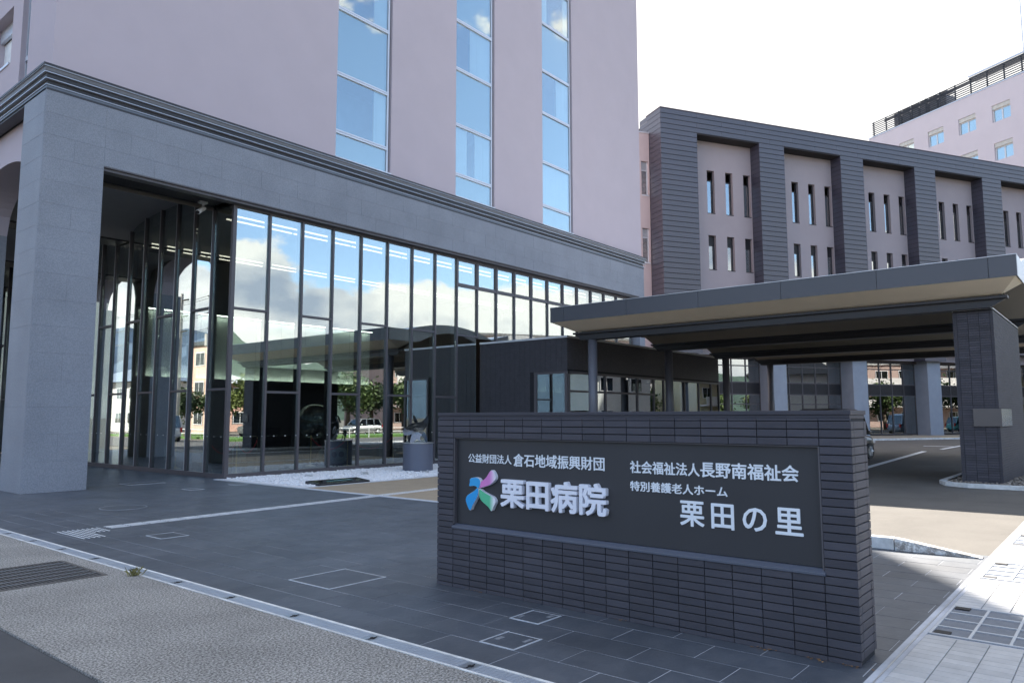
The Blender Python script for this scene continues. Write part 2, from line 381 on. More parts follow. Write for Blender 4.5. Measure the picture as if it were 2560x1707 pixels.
# right-hand pavement strip along the road
sp = thing('pavement_strip', 'bright concrete paver strip with steel grates beside the sign wall', 'pavement'); sp['kind'] = 'structure'
part('bed', MB().box(3.9, 60, -2.2, 1.30, -.06, -.012), PGROUT, sp)
part('edge_strip', MB().box(3.9, 60, 1.302, 1.388, -.06, -.001), PGROUT, sp)
part('edge_angle', MB().box(3.9, 60, 1.335, 1.343, -.001, .002), STEEL, sp)
pm = tile_mesh('paver', .104, .204, .02, .003, mat('pale_paver', (.46, .45, .44), .75, .1, 6., .2, 80, rnd=.08))
gx0 = [4.05, 6.6, 9.15, 11.7, 14.25, 16.8, 19.35]
npv = 0; far = MB()
for g in [1.5]+gx0:
    xs = g+1.07+.06
    while xs < g+2.55-.05:
        for j in range(15):
            yy = 1.2-j*.21
            if xs < 4: continue
            if npv < 300 and yy > -1.2 and 4.8 < xs < 11.6 and inview(xs, yy): link('paver', pm, sp, (xs, yy, 0)); npv += 1
            else: far.box(xs-.052, xs+.052, yy-.102, yy+.102, -.011, 0)
        xs += .1085
for i in range(60):
    for j in range(6): far.box(22+i*.6, 22.59+i*.6, 1.27-j*.5-.49, 1.27-j*.5, -.011, 0)
part('paver_field', far, MATS['pale_paver'], sp, kind='stuff')
gcell = mat('grate_cell', (.16, .18, .215), .6, .1, 10., .6, 90, metal=.3)
gm = MB()
gm.box(0, 1.07, -3.2, 1.30, -.03, -.008)
ribs = MB()
for i in range(5): ribs.box(i*.2625, i*.2625+.022, -3.2, 1.30, -.01, 0)
for j in range(18): ribs.box(0.022, 1.07, 1.28-j*.26, 1.30-j*.26, -.009, -.0005)
gme, rme = gm.mesh('grate_plate', gcell), ribs.mesh('rib', mat('grate_rib', (.5, .52, .55), .5, .1, metal=.3))
slot = MB().box(.03, .12, 1.16, 1.27, -.008, .002).mesh('lift_slot', BLK)
for i, g in enumerate(gx0):
    t = thing('drain_grate', ['square-celled steel drain grate at the foot of the sign wall, nearest of the row', 'second square-celled drain grate, in the shade beyond the sign wall end', 'third square-celled drain grate, beside the tapering kerb tip', 'fourth square-celled drain grate, in full sun on the pavement', 'fifth square-celled drain grate at the canopy shadow line', 'sixth square-celled drain grate toward the brick pier', 'seventh square-celled drain grate farthest along the pavement'][i], 'drain grate', (g, 0, 0), 0, 'drain grates in the pavement strip')
    link('grate_plate', gme, t); link('rib', rme, t); link('lift_slot', slot, t); link('lift_slot', slot, t, (.92, 0, 0))

# kerbs
kb = thing('kerb', 'stained white concrete kerb tapering down to the pavement behind the sign wall', 'kerb', (10.4, 2, 0)); kb['kind'] = 'structure'
for y0 in np.arange(2.35, 8.9, .6):
    part('kerb_stone', MB().prism([(y0+.003, 0), (y0+.597, 0), (y0+.597, .15), (y0+.003, .15)], 10.28, 10.42, 'x'), KERB, kb, bevel=.012)
part('ramp_stone', MB().prism([(1.42, 0), (2.344, 0), (2.344, .15), (1.42, .012)], 10.28, 10.42, 'x'), mat('stained_kerb', (.70, .69, .66), .8, .35, 9., col2=(.30, .27, .24), speck=11), kb, bevel=.008)
isl = thing('pier_island', 'low kerbed island filled with brown pebbles around the tiled pier', 'kerb', (21, 2, 0)); isl['kind'] = 'structure'
op = [(20.25, -.2), (27.6, -.2), (27.6, 3.72), (21.1, 3.72), (20.55, 3.5), (20.27, 3.0)]
ip = [(20.40, -.05), (27.4, -.05), (27.4, 3.57), (21.15, 3.57), (20.66, 3.38), (20.42, 2.95)]
mb = MB(); n = len(op)
for i in range(n):
    j = (i+1) % n
    mb.prism([op[i], op[j], ip[j], ip[i]], -.01, .09)
part('island_kerb', mb, KERB, isl)
part('soil', MB().prism(ip, -.01, .03), mat('soil', (.09, .075, .06), .9), isl)
P = np.column_stack([rng.uniform(20.42, 24, 2600), rng.uniform(0, 3.5, 2600), rng.uniform(.04, .09, 2600)])
P = P[~((P[:, 0] > 21.05) & (P[:, 1] > 2.35) & (P[:, 1] < 3.25))]; P = P[(P[:, 0] > 20.55) | (P[:, 1] < 2.9)]
o = pebbles('brown_pebbles', P, .075, BROWNP, isl); o.location = -isl.location; o['kind'] = 'stuff'
# white pebble bed
pts = np.column_stack([rng.uniform(10.75, 20.85, 11000), rng.uniform(15.1, 18.86, 11000), rng.uniform(.0, .035, 11000)])
pts = pts[(pts[:, 0] < 17.5) | (rng.random(len(pts)) < .6)]
pts = pts[~((pts[:, 0] > 11.0) & (pts[:, 0] < 12.65) & (pts[:, 1] < 15.68))]
o = pebbles('white_pebbles', pts, .062, WHT); o['kind'] = 'stuff'; o['label'] = 'bed of crushed white stones under the lobby glass'; o['category'] = 'gravel'
struct('pebble_bed', MB().box(10.56, 20.9, 15.06, 18.95, -.06, .006), WHT)
for i, (x, y) in enumerate([(12.5, 17.6), (14.2, 17.3), (13.9, 16.9), (15.6, 16.2)]):
    solo('ground_light', MB().lathe([(.11, .0), (.11, .055), (.10, .058), (.02, .058)], x, y, 20), STEEL, ['round steel cover in the white pebbles nearest the glass corner', 'round steel cover in the pebbles behind the middle cover', 'round steel cover in the middle of the pebble bed', 'round steel cover in the pebbles toward the pedestal'][i], 'ground cover', 'round covers in the pebble bed')
plq = thing('black_plaque', 'low sloping black stone plaque with a faint teal emblem on the pebbles', 'plaque', (11.8, 15.4, 0))
part('stone', MB().prism([(15.12, 0), (15.66, 0), (15.66, .10), (15.12, .05)], 11.02, 12.6, 'x'), BLACKG, plq, bevel=.01)
mb = MB()
for cx, rr in ((11.6, .16), (11.85, .2), (12.1, .14)):
    mb.poly([(cx+rr*math.cos(t), 15.38+rr*.45*math.sin(t), .074+(.05/.54)*(rr*.45*math.sin(t))+.004*1) for t in np.linspace(0, 6.28, 19)[:-1]])
part('emblem', mb, mat('teal_print', (.02, .12, .13), .4), plq)

# road markings and far pavement
struct('road_marking', MB().prism([(16, 5.9), (40, 7.5), (40, 7.72), (16, 6.12)], -.003, .001).box(43, 60, 7.3, 7.5, -.003, .001).box(47, 47.3, 7.5, 9, -.003, .001), WPAINT)
th = R(-29.8583); Ux, Uy = math.cos(th), math.sin(th); Vx, Vy = -Uy, Ux
def UV(u, v): return (u*Ux+v*Vx, u*Uy+v*Vy)
struct('far_pavement', MB().prism([UV(30, 39.8), UV(90, 39.8), UV(90, 46.6), UV(30, 46.6)], -.004, .10), TAN)
mb = MB()
for i in range(58): mb.prism([UV(30.02+i, 39.65), UV(30.99+i, 39.65), UV(30.99+i, 39.8), UV(30.02+i, 39.8)], -.004, .12)
struct('far_kerb', mb, KERB)
struct('yellow_tactile_strip', MB().prism([UV(50, 41.0), UV(60, 41.0), UV(60, 41.3), UV(50, 41.3)], .10, .108), YPAINT)

# ================================================================== SIGN WALL
sw = thing('sign_wall', 'freestanding dark tiled sign wall with recessed panel of raised white lettering', 'sign', (5.6, 3.45, 0))
XF, YR, YL, XB = 5.402, 1.466, 5.436, 5.785
PY0, PY1, PZ0, PZ1 = 1.682, 5.212, .575, 1.443
core = MB()
e = .012
core.box(XF+e, XB-e, YR+e, PY0, 0, 1.64).box(XF+e, XB-e, PY1, YL-e, 0, 1.64).box(XF+e, XB-e, PY0, PY1, 0, PZ0).box(XF+e, XB-e, PY0, PY1, PZ1, 1.64).box(XF+.09, XB-e, PY0, PY1, PZ0, PZ1)
part('core', core, TGROUT, sw)
part('cap', MB().box(XF-.001, XB+.001, YR-.001, YL+.001, 1.662, 1.692).box(XF+.008, XB-.008, YR+.008, YL-.008, 1.636, 1.662), TILE, sw, bevel=.003)
def vt(name, w_, h_, d_, m):  # vertical tile facing -X: local x -> -Y ... built directly
    mb = MB(); b = .0025; a, c = w_/2, h_/2
    mb.v = [(0, -a, -c), (0, a, -c), (0, a, c), (0, -a, c), (-d_+b, -a, -c), (-d_+b, a, -c), (-d_+b, a, c), (-d_+b, -a, c),
            (-d_, -a+b, -c+b), (-d_, a-b, -c+b), (-d_, a-b, c-b), (-d_, -a+b, c-b)]
    for lo in (0, 4):
        for i in range(4):
            j = (i+1) % 4; mb.f.append((lo+i, lo+4+i, lo+4+j, lo+j))
    mb.f.append((8, 11, 10, 9)); return mb.mesh(name, m)
pit_ = .0586; th_ = .0515
cols = [YL]+list(np.linspace(5.214, 1.682, 17))+[YR]
t_full = vt('tile', .2155, th_, e, TILE); t_l = vt('tile', .217, th_, e, TILE)
slast = MB(); cnt = 0
zs = [1.619-pit_*(k+.5) for k in range(27)]
for k, z in enumerate(zs+[1.630]):
    hgt = 1
    for c in range(len(cols)-1):
        yc = (cols[c]+cols[c+1])/2; wide = cols[c]-cols[c+1]
        if z > 1.62: continue
        if 1 <= c <= len(cols)-3 and PZ0-.02 < z < PZ1: continue
        link('tile', t_full, sw, (XF+e-5.6+rng.uniform(-.0007, .0007), yc-3.45, z), (rng.uniform(-.002, .002), 0, 0), (1, (wide-.005)/.2155, 1)); cnt += 1
# top part course and bottom cut course
for z0, z1 in ((1.6225, 1.636), (.002, .0335)):
    mb = MB()
    for c in range(len(cols)-1): mb.box(XF, XF+e, cols[c+1]+.0025, cols[c]-.0025, z0, z1)
    part('cut_tile_course', mb, TILE, sw, kind='stuff')
# right end face tiles: narrow return, full, narrow
te = vt('tile', .2155, th_, e, TILE)
for z in zs:
    for x0, x1 in ((XF+.001, XF+.066), (XF+.071, XB-.066), (XB-.061, XB-.001)):
        wv = x1-x0
        if wv > .1: link('tile', te, sw, ((x0+x1)/2-5.6, YR+e-3.45+rng.uniform(-.0012, .0012), z), (0, 0, R(90)), (1, wv/.2155, 1))
mb = MB(); mb2 = MB()
for z in zs:
    for x0, x1 in ((XF+.001, XF+.066), (XB-.061, XB-.001)): mb.box(x0, x1, YR, YR+e, z-th_/2, z+th_/2)
    mb2.box(XB-e, XB, YR+.003, YL-.003, z-th_/2, z+th_/2); mb2.box(XF+.003, XB-.003, YL-e, YL, z-th_/2, z+th_/2)
part('corner_tile', mb, TILE, sw, kind='stuff'); part('back_tile', mb2, TILE, sw, kind='stuff')
PANEL = mat('sign_panel', (.038, .038, .042), .45, .06, 2., spec=.4)
pn = part('sign_panel', MB().box(XF+.045, XF+.09, PY0+.012, PY1-.012, PZ0+.035, PZ1-.008), PANEL, sw)
part('panel_frame', MB().box(XF+.004, XF+.09, PY0, PY0+.011, PZ0+.03, PZ1).box(XF+.004, XF+.09, PY1-.011, PY1, PZ0+.03, PZ1).box(XF+.012, XF+.09, PY0+.011, PY1-.011, PZ1-.007, PZ1), FRAME, sw)
part('panel_sill', MB().prism([(XF-.012, PZ0-.012), (XF+.09, PZ0-.012), (XF+.09, PZ0+.034), (XF+.03, PZ0+.030), (XF-.012, PZ0+.006)], PY0-.01, PY1+.01, 'y'), mat('sill_metal', (.09, .10, .13), .4, .05), sw, bevel=.002)
LET = mat('white_letter', (.80, .83, .86), .5, .03); LETB = mat('white_box_letter', (.80, .80, .86), .5, .03)
def glyphs(txt, yL, yR, z0, z1, xface, depth, bold=0., m=LET, overlap=1.0, pitch=None):
    n = len(txt); pt = pitch or (yL-yR)/n
    for i, ch in enumerate(txt):
        cu = bpy.data.curves.new('letter', 'FONT'); cu.body = ch; cu.size = 1; cu.resolution_u = 3; cu.extrude = .5
        ob = bpy.data.objects.new('tmp', cu); COL.objects.link(ob); bpy.context.view_layer.update()
        me = bpy.data.meshes.new_from_object(ob.evaluated_get(bpy.context.evaluated_depsgraph_get())); bpy.data.objects.remove(ob)
        co = np.zeros(len(me.vertices)*3); me.vertices.foreach_get('co', co); co = co.reshape(-1, 3)
        faces = [tuple(p.vertices) for p in me.polygons]
        sx = pt*overlap; sz = (z1-z0)/.94
        k = 8 if bold > .02 else 5; V_ = []; F_ = []
        for c in range(k+1):
            ang = 2*math.pi*c/k+.39; dx, dz = (0, 0) if c == k else (bold*math.cos(ang), bold*math.sin(ang))
            yy = yL-(i+.5)*pt-(co[:, 0]-.5+dx)*sx; zz = z0+(co[:, 1]+.085+dz)*sz; xx = xface+(.5-co[:, 2])*depth-.00012*c
            V_ += np.column_stack([xx-5.6, yy-3.45, zz]).tolist(); F_ += [tuple(v+c*len(co) for v in f) for f in faces]
        m2 = bpy.data.meshes.new('letter'); m2.from_pydata(V_, [], F_); m2.materials.append(m)
        bpy.data.meshes.remove(me); link('letter', m2, sw)
XP = XF+.045
glyphs('公益財団法人', 5.052, 4.495, 1.207, 1.293, XP-.006, .0055, .010)
glyphs('倉石地域振興財団', 4.475, 3.462, 1.192, 1.308, XP-.006, .0055, .014)
glyphs('社会福祉法人', 3.222, 2.600, 1.188, 1.288, XP-.006, .0055, .018)
glyphs('長野南福祉会', 2.600, 1.840, 1.186, 1.302, XP-.006, .0055, .02)
glyphs('特別養護老人ホーム', 3.225, 2.375, 1.044, 1.123, XP-.006, .0055, .018)
glyphs('栗田の里', 2.80, 1.80, .803, 1.007, XP-.006, .0055, .018, overlap=.86)
glyphs('栗田病院', 4.606, 3.430, .818, 1.08, XP-.045, .044, .028, LETB)
def smooth_poly(p, it=2):
    for _ in range(it):
        q = []
        for i in range(len(p)):
            a, b = np.array(p[i]), np.array(p[(i+1) % len(p)]); q += [tuple(a*.75+b*.25), tuple(a*.25+b*.75)]
        p = q
    return p
def gradmat(name, c0, c1, z0, z1, axis=2):
    m = bpy.data.materials.new(name); m.use_nodes = True; t = m.node_tree; b = t.nodes['Principled BSDF']; b.inputs['Roughness'].default_value = .4
    g = N('ShaderNodeNewGeometry', t); s_ = N('ShaderNodeSeparateXYZ', t); Lk(g.outputs['Position'], s_.inputs[0], t)
    mr = N('ShaderNodeMapRange', t); Lk(s_.outputs[axis], mr.inputs[0], t); mr.inputs[1].default_value = z0; mr.inputs[2].default_value = z1
    r = N('ShaderNodeValToRGB', t); Lk(mr.outputs[0], r.inputs[0], t); r.color_ramp.elements[0].color = (*c0, 1); r.color_ramp.elements[1].color = (*c1, 1); Lk(r.outputs[0], b.inputs['Base Color'], t); return m
W_ = (.85, .85, .88)
petals = [([(4.707, 1.155), (4.74, 1.131), (4.77, 1.088), (4.80, 1.060), (4.847, 1.035), (4.860, 1.008), (4.871, .968), (4.849, .972), (4.826, .982), (4.754, 1.0), (4.694, 1.032), (4.654, 1.079)], gradmat('logo_pink', (.68, .22, .55), W_, 4.74, 4.66, 1)),
          ([(4.998, 1.054), (4.94, 1.069), (4.888, 1.067), (4.862, 1.05), (4.857, 1.016), (4.874, .970), (4.898, .966), (4.908, .984), (4.95, .989), (5.012, .977), (4.995, 1.016)], gradmat('logo_blue_top', (.02, .32, .68), (.03, .35, .7), 0, 1)),
          ([(4.877, .970), (4.908, .966), (4.934, .939), (5.018, .9), (5.047, .871), (5.05, .836), (5.028, .792), (5.002, .75), (4.978, .754), (4.965, .789), (4.918, .853), (4.889, .9)], gradmat('logo_blue', (.02, .30, .68), (.02, .33, .7), 0, 1)),
          ([(4.874, .968), (4.851, .955), (4.815, .935), (4.754, .913), (4.694, .898), (4.659, .856), (4.689, .809), (4.716, .755), (4.739, .787), (4.784, .817), (4.846, .85), (4.875, .894)], gradmat('logo_green', (.10, .52, .28), W_, 4.74, 4.68, 1))]
for p, m in petals:
    q = smooth_poly(p, 2)
    part('emblem_edge', MB().prism(q, XP-.038, XP-.001, 'x'), LETB, sw)
    part('emblem_petal', MB().prism([(a*.97+.03*np.mean([r_[0] for r_ in q]), b*.97+.03*np.mean([r_[1] for r_ in q])) for a, b in q], XP-.0405, XP-.0382, 'x'), m, sw)

P_ = [(5.40-abs(rng.normal(.01, .02)), rng.choice([2.1, 1.75, 1.5, 3.3, 4.9])+rng.normal(0, .05), .004) for _ in range(46)]
mb = MB()
for x, y, z in P_:
    a = rng.uniform(0, 6.28); r_ = rng.uniform(.006, .014); mb.poly([(x+r_*math.cos(a+t)*(1 if k % 2 else .6), y+r_*math.sin(a+t), z+rng.uniform(0, .006)) for k, t in enumerate((0, 1.57, 3.14, 4.71))])
o = solo('leaf_litter', mb, mat('dry_leaf', (.28, .15, .06), .8, .3, 30.), 'scraps of dry brown leaf litter along the foot of the sign wall', 'leaf litter', kind='stuff')

# ================================================================== MAIN BUILDING
hb = thing('hospital_building', 'tall mauve rendered building on a grey granite base with a glazed lobby', 'building', (19, 18.7, 0))
GX0, GX1, GY = 5.84, 33.12, 18.6
TY = 18.72; TX = 5.97; TOP = 42
wins = [(13.98, 16.25), (19.42, 21.62), (24.78, 27.03)]
# tower wall with window recesses
mb = MB(); xs = TX
for a, b in wins:
    mb.box(xs, a, TY, TY+.5, 9.62, TOP); mb.box(a, b, TY, TY+.5, 9.62, 9.80); mb.box(a, b, TY+.35, TY+.5, 27, TOP); xs = b
mb.box(xs, 33.1, TY, TY+.5, 9.62, TOP)
mb.box(TX, 33.1, 48, 48.3, 9.62, TOP); mb.box(32.8, 33.1, TY+.5, 48, 4.5, TOP)
# left side wall with strip window and square windows
LW = [(20.45, 21.02, 9.9, 27), (21.75, 23.6, 10.75, 12.35)]
mb.box(TX, TX+.5, TY+.5, 20.45, 9.62, TOP); mb.box(TX, TX+.5, 21.02, 21.75, 9.62, TOP); mb.box(TX, TX+.5, 23.6, 48, 9.62, TOP)
mb.box(TX, TX+.5, 20.45, 21.02, 9.62, 9.9); mb.box(TX, TX+.5, 21.75, 23.6, 9.62, 10.78); mb.box(TX, TX+.5, 21.75, 23.6, 12.34, TOP)
mb.box(TX, 33.1, TY+.5, 48, 41.7, TOP)
part('tower_wall', mb, PINK, hb)
part('tower_floor', MB().box(TX+.51, 32.79, TY+.51, 47.9, 9.4, 9.6).box(TX+.51, 32.79, TY+3.2, TY+3.4, 9.62, 41.6), VAULT, hb)
# fine render joints: shallow vertical line at corner handled by material
lev = [9.80, 10.68, 12.60, 14.80, 16.72, 18.90, 20.84, 23.0, 25.0]
for wi, (a, b) in enumerate(wins):
    gy = TY+.10
    fr = MB().box(a-.02, b+.0, TY-.05, TY+.04, 9.70, 9.815)
    fr.box(b-.13, b-.06, gy-.03, gy+.06, 9.82, 26); fr.box(a, a+.03, gy-.03, gy+.06, 9.82, 26)
    for z in lev[1:]:
        fr.box(a+.03, b-.13, gy-.045, gy+.06, z-.065, z-.008); fr.box(a+.03, b-.13, gy-.03, gy+.06, z+.012, z+.065)
    wp = part('window', fr, ALU, hb)
    for i in range(len(lev)-1):
        z0, z1 = lev[i]+(.015 if i == 0 else .066), lev[i+1]-.066
        q = part('pane', MB().box(a+.03, b-.13, gy, gy+.012, z0, z1), GLASSW, wp)
        if i % 2 == 0: part('spandrel_panel', MB().box(a+.03, b-.13, gy+.06, gy+.08, z0, z1), SPAN, wp)
        else:
            # pleated curtain on one or both sides
            spans = {(0, 1): [(.72, .96)], (0, 3): [(.70, .97)], (0, 5): [(.6, .97)], (1, 1): [(.02, .36), (.55, .97)], (1, 3): [(.42, .95)], (1, 5): [(.5, .97)], (2, 1): [(.02, .97)], (2, 3): [(.55, .97)], (2, 5): [(.05, .25), (.8, .97)]}.get((wi, i), [(.6, .97)])
            for s0_, s1_ in spans:
                x0, x1 = a+(b-a)*s0_, a+(b-a)*s1_; k = max(8, int((x1-x0)/.035)); cmb = MB(); n0 = 0
                for j in range(k+1):
                    xx = x0+(x1-x0)*j/k; yy = gy+.06+(.06 if j % 2 else 0)+rng.uniform(-.012, .012)
                    cmb.v += [(xx, yy, z0+.02), (xx, yy, z1)]
                    if j: cmb.f.append((2*j-2, 2*j, 2*j+1, 2*j-1))
                part('curtain', cmb, CURT, wp)
            part('back_wall', MB().box(a, b, gy+.9, gy+.95, z0, z1).box(a, b, gy+.1, gy+.9, z0-.03, z0-.01).box(a, b, gy+.1, gy+.9, z1, z1+.02), mat('room_wall', (.12, .22, .32), .8), wp)
sw_ = part('side_window', MB().box(TX+.12, TX+.2, 20.45, 20.50, 9.9, 27).box(TX+.12, TX+.2, 20.97, 21.02, 9.9, 27).box(TX-.04, TX+.2, 20.5, 20.97, 9.86, 9.91).box(TX+.1, TX+.2, 20.5, 20.97, 10.6, 10.72), ALU, hb)
part('pane', MB().box(TX+.14, TX+.15, 20.5, 20.97, 9.91, 27), GLASSW, sw_)
sw_ = part('side_window', MB().box(TX+.25, TX+.33, 21.75, 21.83, 10.78, 12.34).box(TX-.03, TX+.33, 21.83, 23.6, 10.76, 10.82).box(TX+.25, TX+.33, 21.83, 23.6, 12.0, 12.34), ALU, hb)
part('blind', MB().box(TX+.36, TX+.37, 21.83, 23.6, 10.82, 12.0), mat('white_blind', (.85, .85, .83), .7), sw_)

# cornice of four stepped fins wrapping the corner
CLIP_ = mat('cornice_lip', (.55, .57, .62), .3, .05, metal=.4); CBAND = mat('cornice_band', (.15, .145, .145), .5, .05)
for z0, z1, o_ in ((9.632, 9.650, .10), (9.502, 9.518, .075), (9.366, 9.380, .045), (9.232, 9.244, .02)):
    part('cornice_lip', MB().box(GX0-o_, GX1+.15, GY-o_, GY+.3, z0, z1).box(GX0-o_, GX0+.3, GY+.3, 48, z0, z1), CLIP_, hb)
part('cornice_band', MB().box(GX0-.07, GX1+.12, GY-.07, GY+.3, 9.535, 9.631).box(GX0-.07, GX0+.3, GY+.3, 48, 9.535, 9.631), CBAND, hb)
part('cornice_band', MB().box(GX0-.02, GX1+.07, GY-.02, GY+.3, 9.40, 9.50).box(GX0-.02, GX0+.3, GY+.3, 48, 9.40, 9.50), DARK, hb)
part('cornice_band', MB().box(GX0+.0, GX1+.02, GY-.0, GY+.3, 9.17, 9.23).box(GX0-.0, GX0+.3, GY+.3, 48, 9.17, 9.23), mat('cornice_base', (.12, .14, .17), .5), hb)
part('cornice_back', MB().box(GX0+.03, GX1, GY+.04, GY+.3, 9.12, 9.60).box(GX0+.03, GX0+.3, GY+.3, 48, 9.12, 9.60).box(GX0-.115, GX1+.16, GY-.115, GY+.3, 9.651, 9.70).box(GX0-.115, GX0+.3, GY+.3, 48, 9.651, 9.70), DARK, hb)
part('cornice_soffit', MB().box(GX0+.0, GX1, GY+.0, GY+.04, 9.12, 9.17), DARK, hb)
# granite core
core = MB().box(GX0+.005, 7.13, GY+.005, 19.97, 0, 9.12).box(7.13, GX1-.005, GY+.005, 18.98, 7.66, 9.12).box(32.6, GX1-.005, GY+.005, 19.2, 0, 7.66)
core.box(GX0+.12, GX0+.5, 19.97, 20.2, 0, 9.12)
part('pier_core', core, mat('granite_joint', (.30, .31, .34), .9), hb)
zj = [0, .68]+[.68+.603*i for i in range(1, 8)]+[5.44, 5.97, 6.50, 7.03, 7.56, 8.09, 8.60, 9.12]
gp = .002
SM = {}
def slab_y(x0, x1, z0, z1, y=GY):
    key = (round(x1-x0, 3), round(z1-z0, 3))
    if key not in SM:
        SM[key] = tile_mesh('granite_slab', key[0]-gp, key[1]-gp, .028, .002, GRAN)
    link('granite_slab', SM[key], hb, ((x0+x1)/2-19, y-18.7+rng.uniform(-.0008, .0008), (z0+z1)/2), (R(90), 0, 0))
def slab_x(y0, y1, z0, z1, x=GX0):
    key = ('x', round(y1-y0, 3), round(z1-z0, 3))
    if key not in SM:
        SM[key] = tile_mesh('granite_slab', key[1]-gp, key[2]-gp, .028, .002, GRAN)
    link('granite_slab', SM[key], hb, (x-19+rng.uniform(-.0008, .0008), (y0+y1)/2-18.7, (z0+z1)/2), (R(90), 0, R(-90)))
for i in range(len(zj)-1):
    z0, z1 = zj[i], zj[i+1]
    if i % 3 == 1: slab_y(5.842, 6.50, z0, z1); slab_y(6.50, 7.16, z0, z1)
    else: slab_y(5.842, 7.16, z0, z1)
    slab_x(18.632, 20.0, z0, z1)
for r_, (z0, z1) in enumerate(((7.66, 8.09), (8.09, 8.60), (8.60, 9.12))):
    x = 7.16; first = True
    while x < GX1-.01:
        x1 = x+(.6 if first and r_ % 2 else 1.2); first = False
        if x1 > GX1-.3: x1 = GX1
        slab_y(x, x1, z0, z1); x = x1
for k in range(13): slab_y(32.62, GX1, 7.66-.59*(k+1), 7.66-.59*k)
# jamb facing right
mb = MB()
for i in range(len(zj)-1): mb.box(7.13, 7.16, GY+.032, 19.95, zj[i]+.003, zj[i+1]-.003)
part('jamb_cladding', mb, GRAN, hb, kind='stuff')
# opening trim
part('lintel_trim', MB().box(7.16, 32.6, GY-.004, GY+.10, 7.625, 7.657).box(7.16, 32.6, GY+.05, GY+.3, 7.555, 7.624), FRAME, hb)
# loggia: slatted soffit, vaults, arcade of the left side
part('soffit_core', MB().box(7.16, 10.6, 18.98, 20.0, 7.75, 8.3).box(6.5, 10.6, 20.0, 47, 8.5, 8.7), BLK, hb)
for i in range(11): part('soffit_slat', MB().box(7.17, 10.62, 18.93+i*.095, 18.98+i*.095, 7.66, 7.74), DARK, hb)
def arch_z(y, y0, y1, zs_, rise):
    t = (y-(y0+y1)/2)/((y1-y0)/2); t = max(-1, min(1, t)); return zs_+rise*math.sqrt(max(0, 1-abs(t)**2.2))
ops = [(20.0, 24.9), (26.8, 31.7), (33.5, 38.4)]
vaults = [(20.0, 25.6), (26.5, 32.3), (33.3, 39.0)]
for (y0, y1) in vaults:
    vb = MB(); n = 28
    for j in range(n+1):
        y = y0+(y1-y0)*j/n; z = arch_z(y, y0, y1, 7.56, .62); vb.v += [(7.0, y, z), (10.76, y, z)]
        if j: vb.f.append((2*j-2, 2*j-1, 2*j+1, 2*j))
    part('vault', vb, VAULT, hb, smooth=True)
for ya, yb in ((25.6, 26.5), (32.3, 33.3), (39, 41.6)): part('vault_beam', MB().box(7.0, 10.7, ya, yb, 7.5, 8.3), DARK, hb)
for i, (y0, y1) in enumerate(ops):
    mb = MB(); n = 28
    for j in range(n):
        ya, yb = y0+(y1-y0)*j/n, y0+(y1-y0)*(j+1)/n; za, zb = arch_z(ya, y0, y1, 6.9, 1.35), arch_z(yb, y0, y1, 6.9, 1.35)
        mb.poly([(6.2, yb, zb), (6.2, ya, za), (6.2, ya, 9.15), (6.2, yb, 9.15)]); mb.poly([(6.2, ya, za), (6.2, yb, zb), (7.05, yb, zb), (7.05, ya, za)])
        mb.poly([(7.05, ya, za), (7.05, yb, zb), (7.05, yb, 9.15), (7.05, ya, 9.15)])
    part('arch_spandrel', mb, PINK, hb)
    y2 = ops[i+1][0] if i < 2 else 41.6
    part('arcade_pier', MB().box(GX0+.03, 7.05, y1, y2, 0, 6.9).box(6.2, 7.05, y1, y2, 6.9, 9.15), GRAN, hb)
part('loggia_back', MB().box(6.3, 10.7, 41.6, 41.8, 0, 8.5), GRAN, hb)
# curtain wall: front (y=18.9) and return (x=10.75)
WY, WX = 18.9, 10.75
mx_ = [10.75+1.118*i for i in range(20)]; mx_[-1] = 32.3
plinth = MB().box(WX-.06, 20.85, WY-.06, WY+.1, 0, .13).box(WX-.06, WX+.1, WY+.1, 41, 0, .13)
part('window_plinth', plinth, FRAME, hb)
part('head_rail', MB().box(WX-.05, 32.6, WY-.05, WY+.2, 7.50, 7.552).box(WX-.04, WX+.2, WY+.2, 41, 8.3, 8.4), FRAME, hb)
zt = 7.5
vm_me = MB().box(-.032, .032, -.05, .24, 0, 1).mesh('mullion', FRAME)
def zbot(x): return .13 if x < 20.8 else 4.6
for i, x in enumerate(mx_):
    if i == 0: part('corner_post', MB().box(WX-.06, WX+.05, WY-.06, WY+.05, .13, 7.5), FRAME, hb); continue
    zb = zbot(x); link('mullion', vm_me, hb, (x-19, WY-18.7, zb), (0, 0, 0), (1, 1, zt-zb))
def pane_y(x0, x1, z0, z1): part('pane', MB().box(x0, x1, WY+.01, WY+.022, z0, z1), GLASS, hb)
def rail_y(x0, x1, z): part('transom', MB().box(x0, x1, WY-.045, WY+.10, z-.045, z+.02), FRAME, hb)
for i in range(len(mx_)-1):
    x0, x1 = mx_[i]+.033, mx_[i+1]-.033
    if i == 0: x0 += .02
    if i < 8:
        z = 4.67 if i % 2 == 0 else 2.38
        rail_y(x0, x1, z); pane_y(x0, x1, .13, z-.045); pane_y(x0, x1, z+.02, zt)
    else:
        rail_y(x0, x1, 6.52); pane_y(x0, x1, 6.54, zt)
        if i == 8: rail_y(x0, x1, 4.67); pane_y(x0, x1, .13, 4.625); pane_y(x0, x1, 4.69, 6.475)
        else: pane_y(x0, x1, 4.6, 6.475)
        if True:  # opening sash frame
            part('sash_frame', MB().box(x0+.005, x1-.005, WY-.03, WY+.01, 6.545, 6.60).box(x0+.005, x1-.005, WY-.03, WY+.01, 7.44, 7.495).box(x0+.005, x0+.05, WY-.03, WY+.01, 6.60, 7.44).box(x1-.05, x1-.005, WY-.03, WY+.01, 6.60, 7.44), FRAME, hb)
vx_me = MB().box(-.05, .16, -.032, .032, 0, 1).mesh('mullion', FRAME)
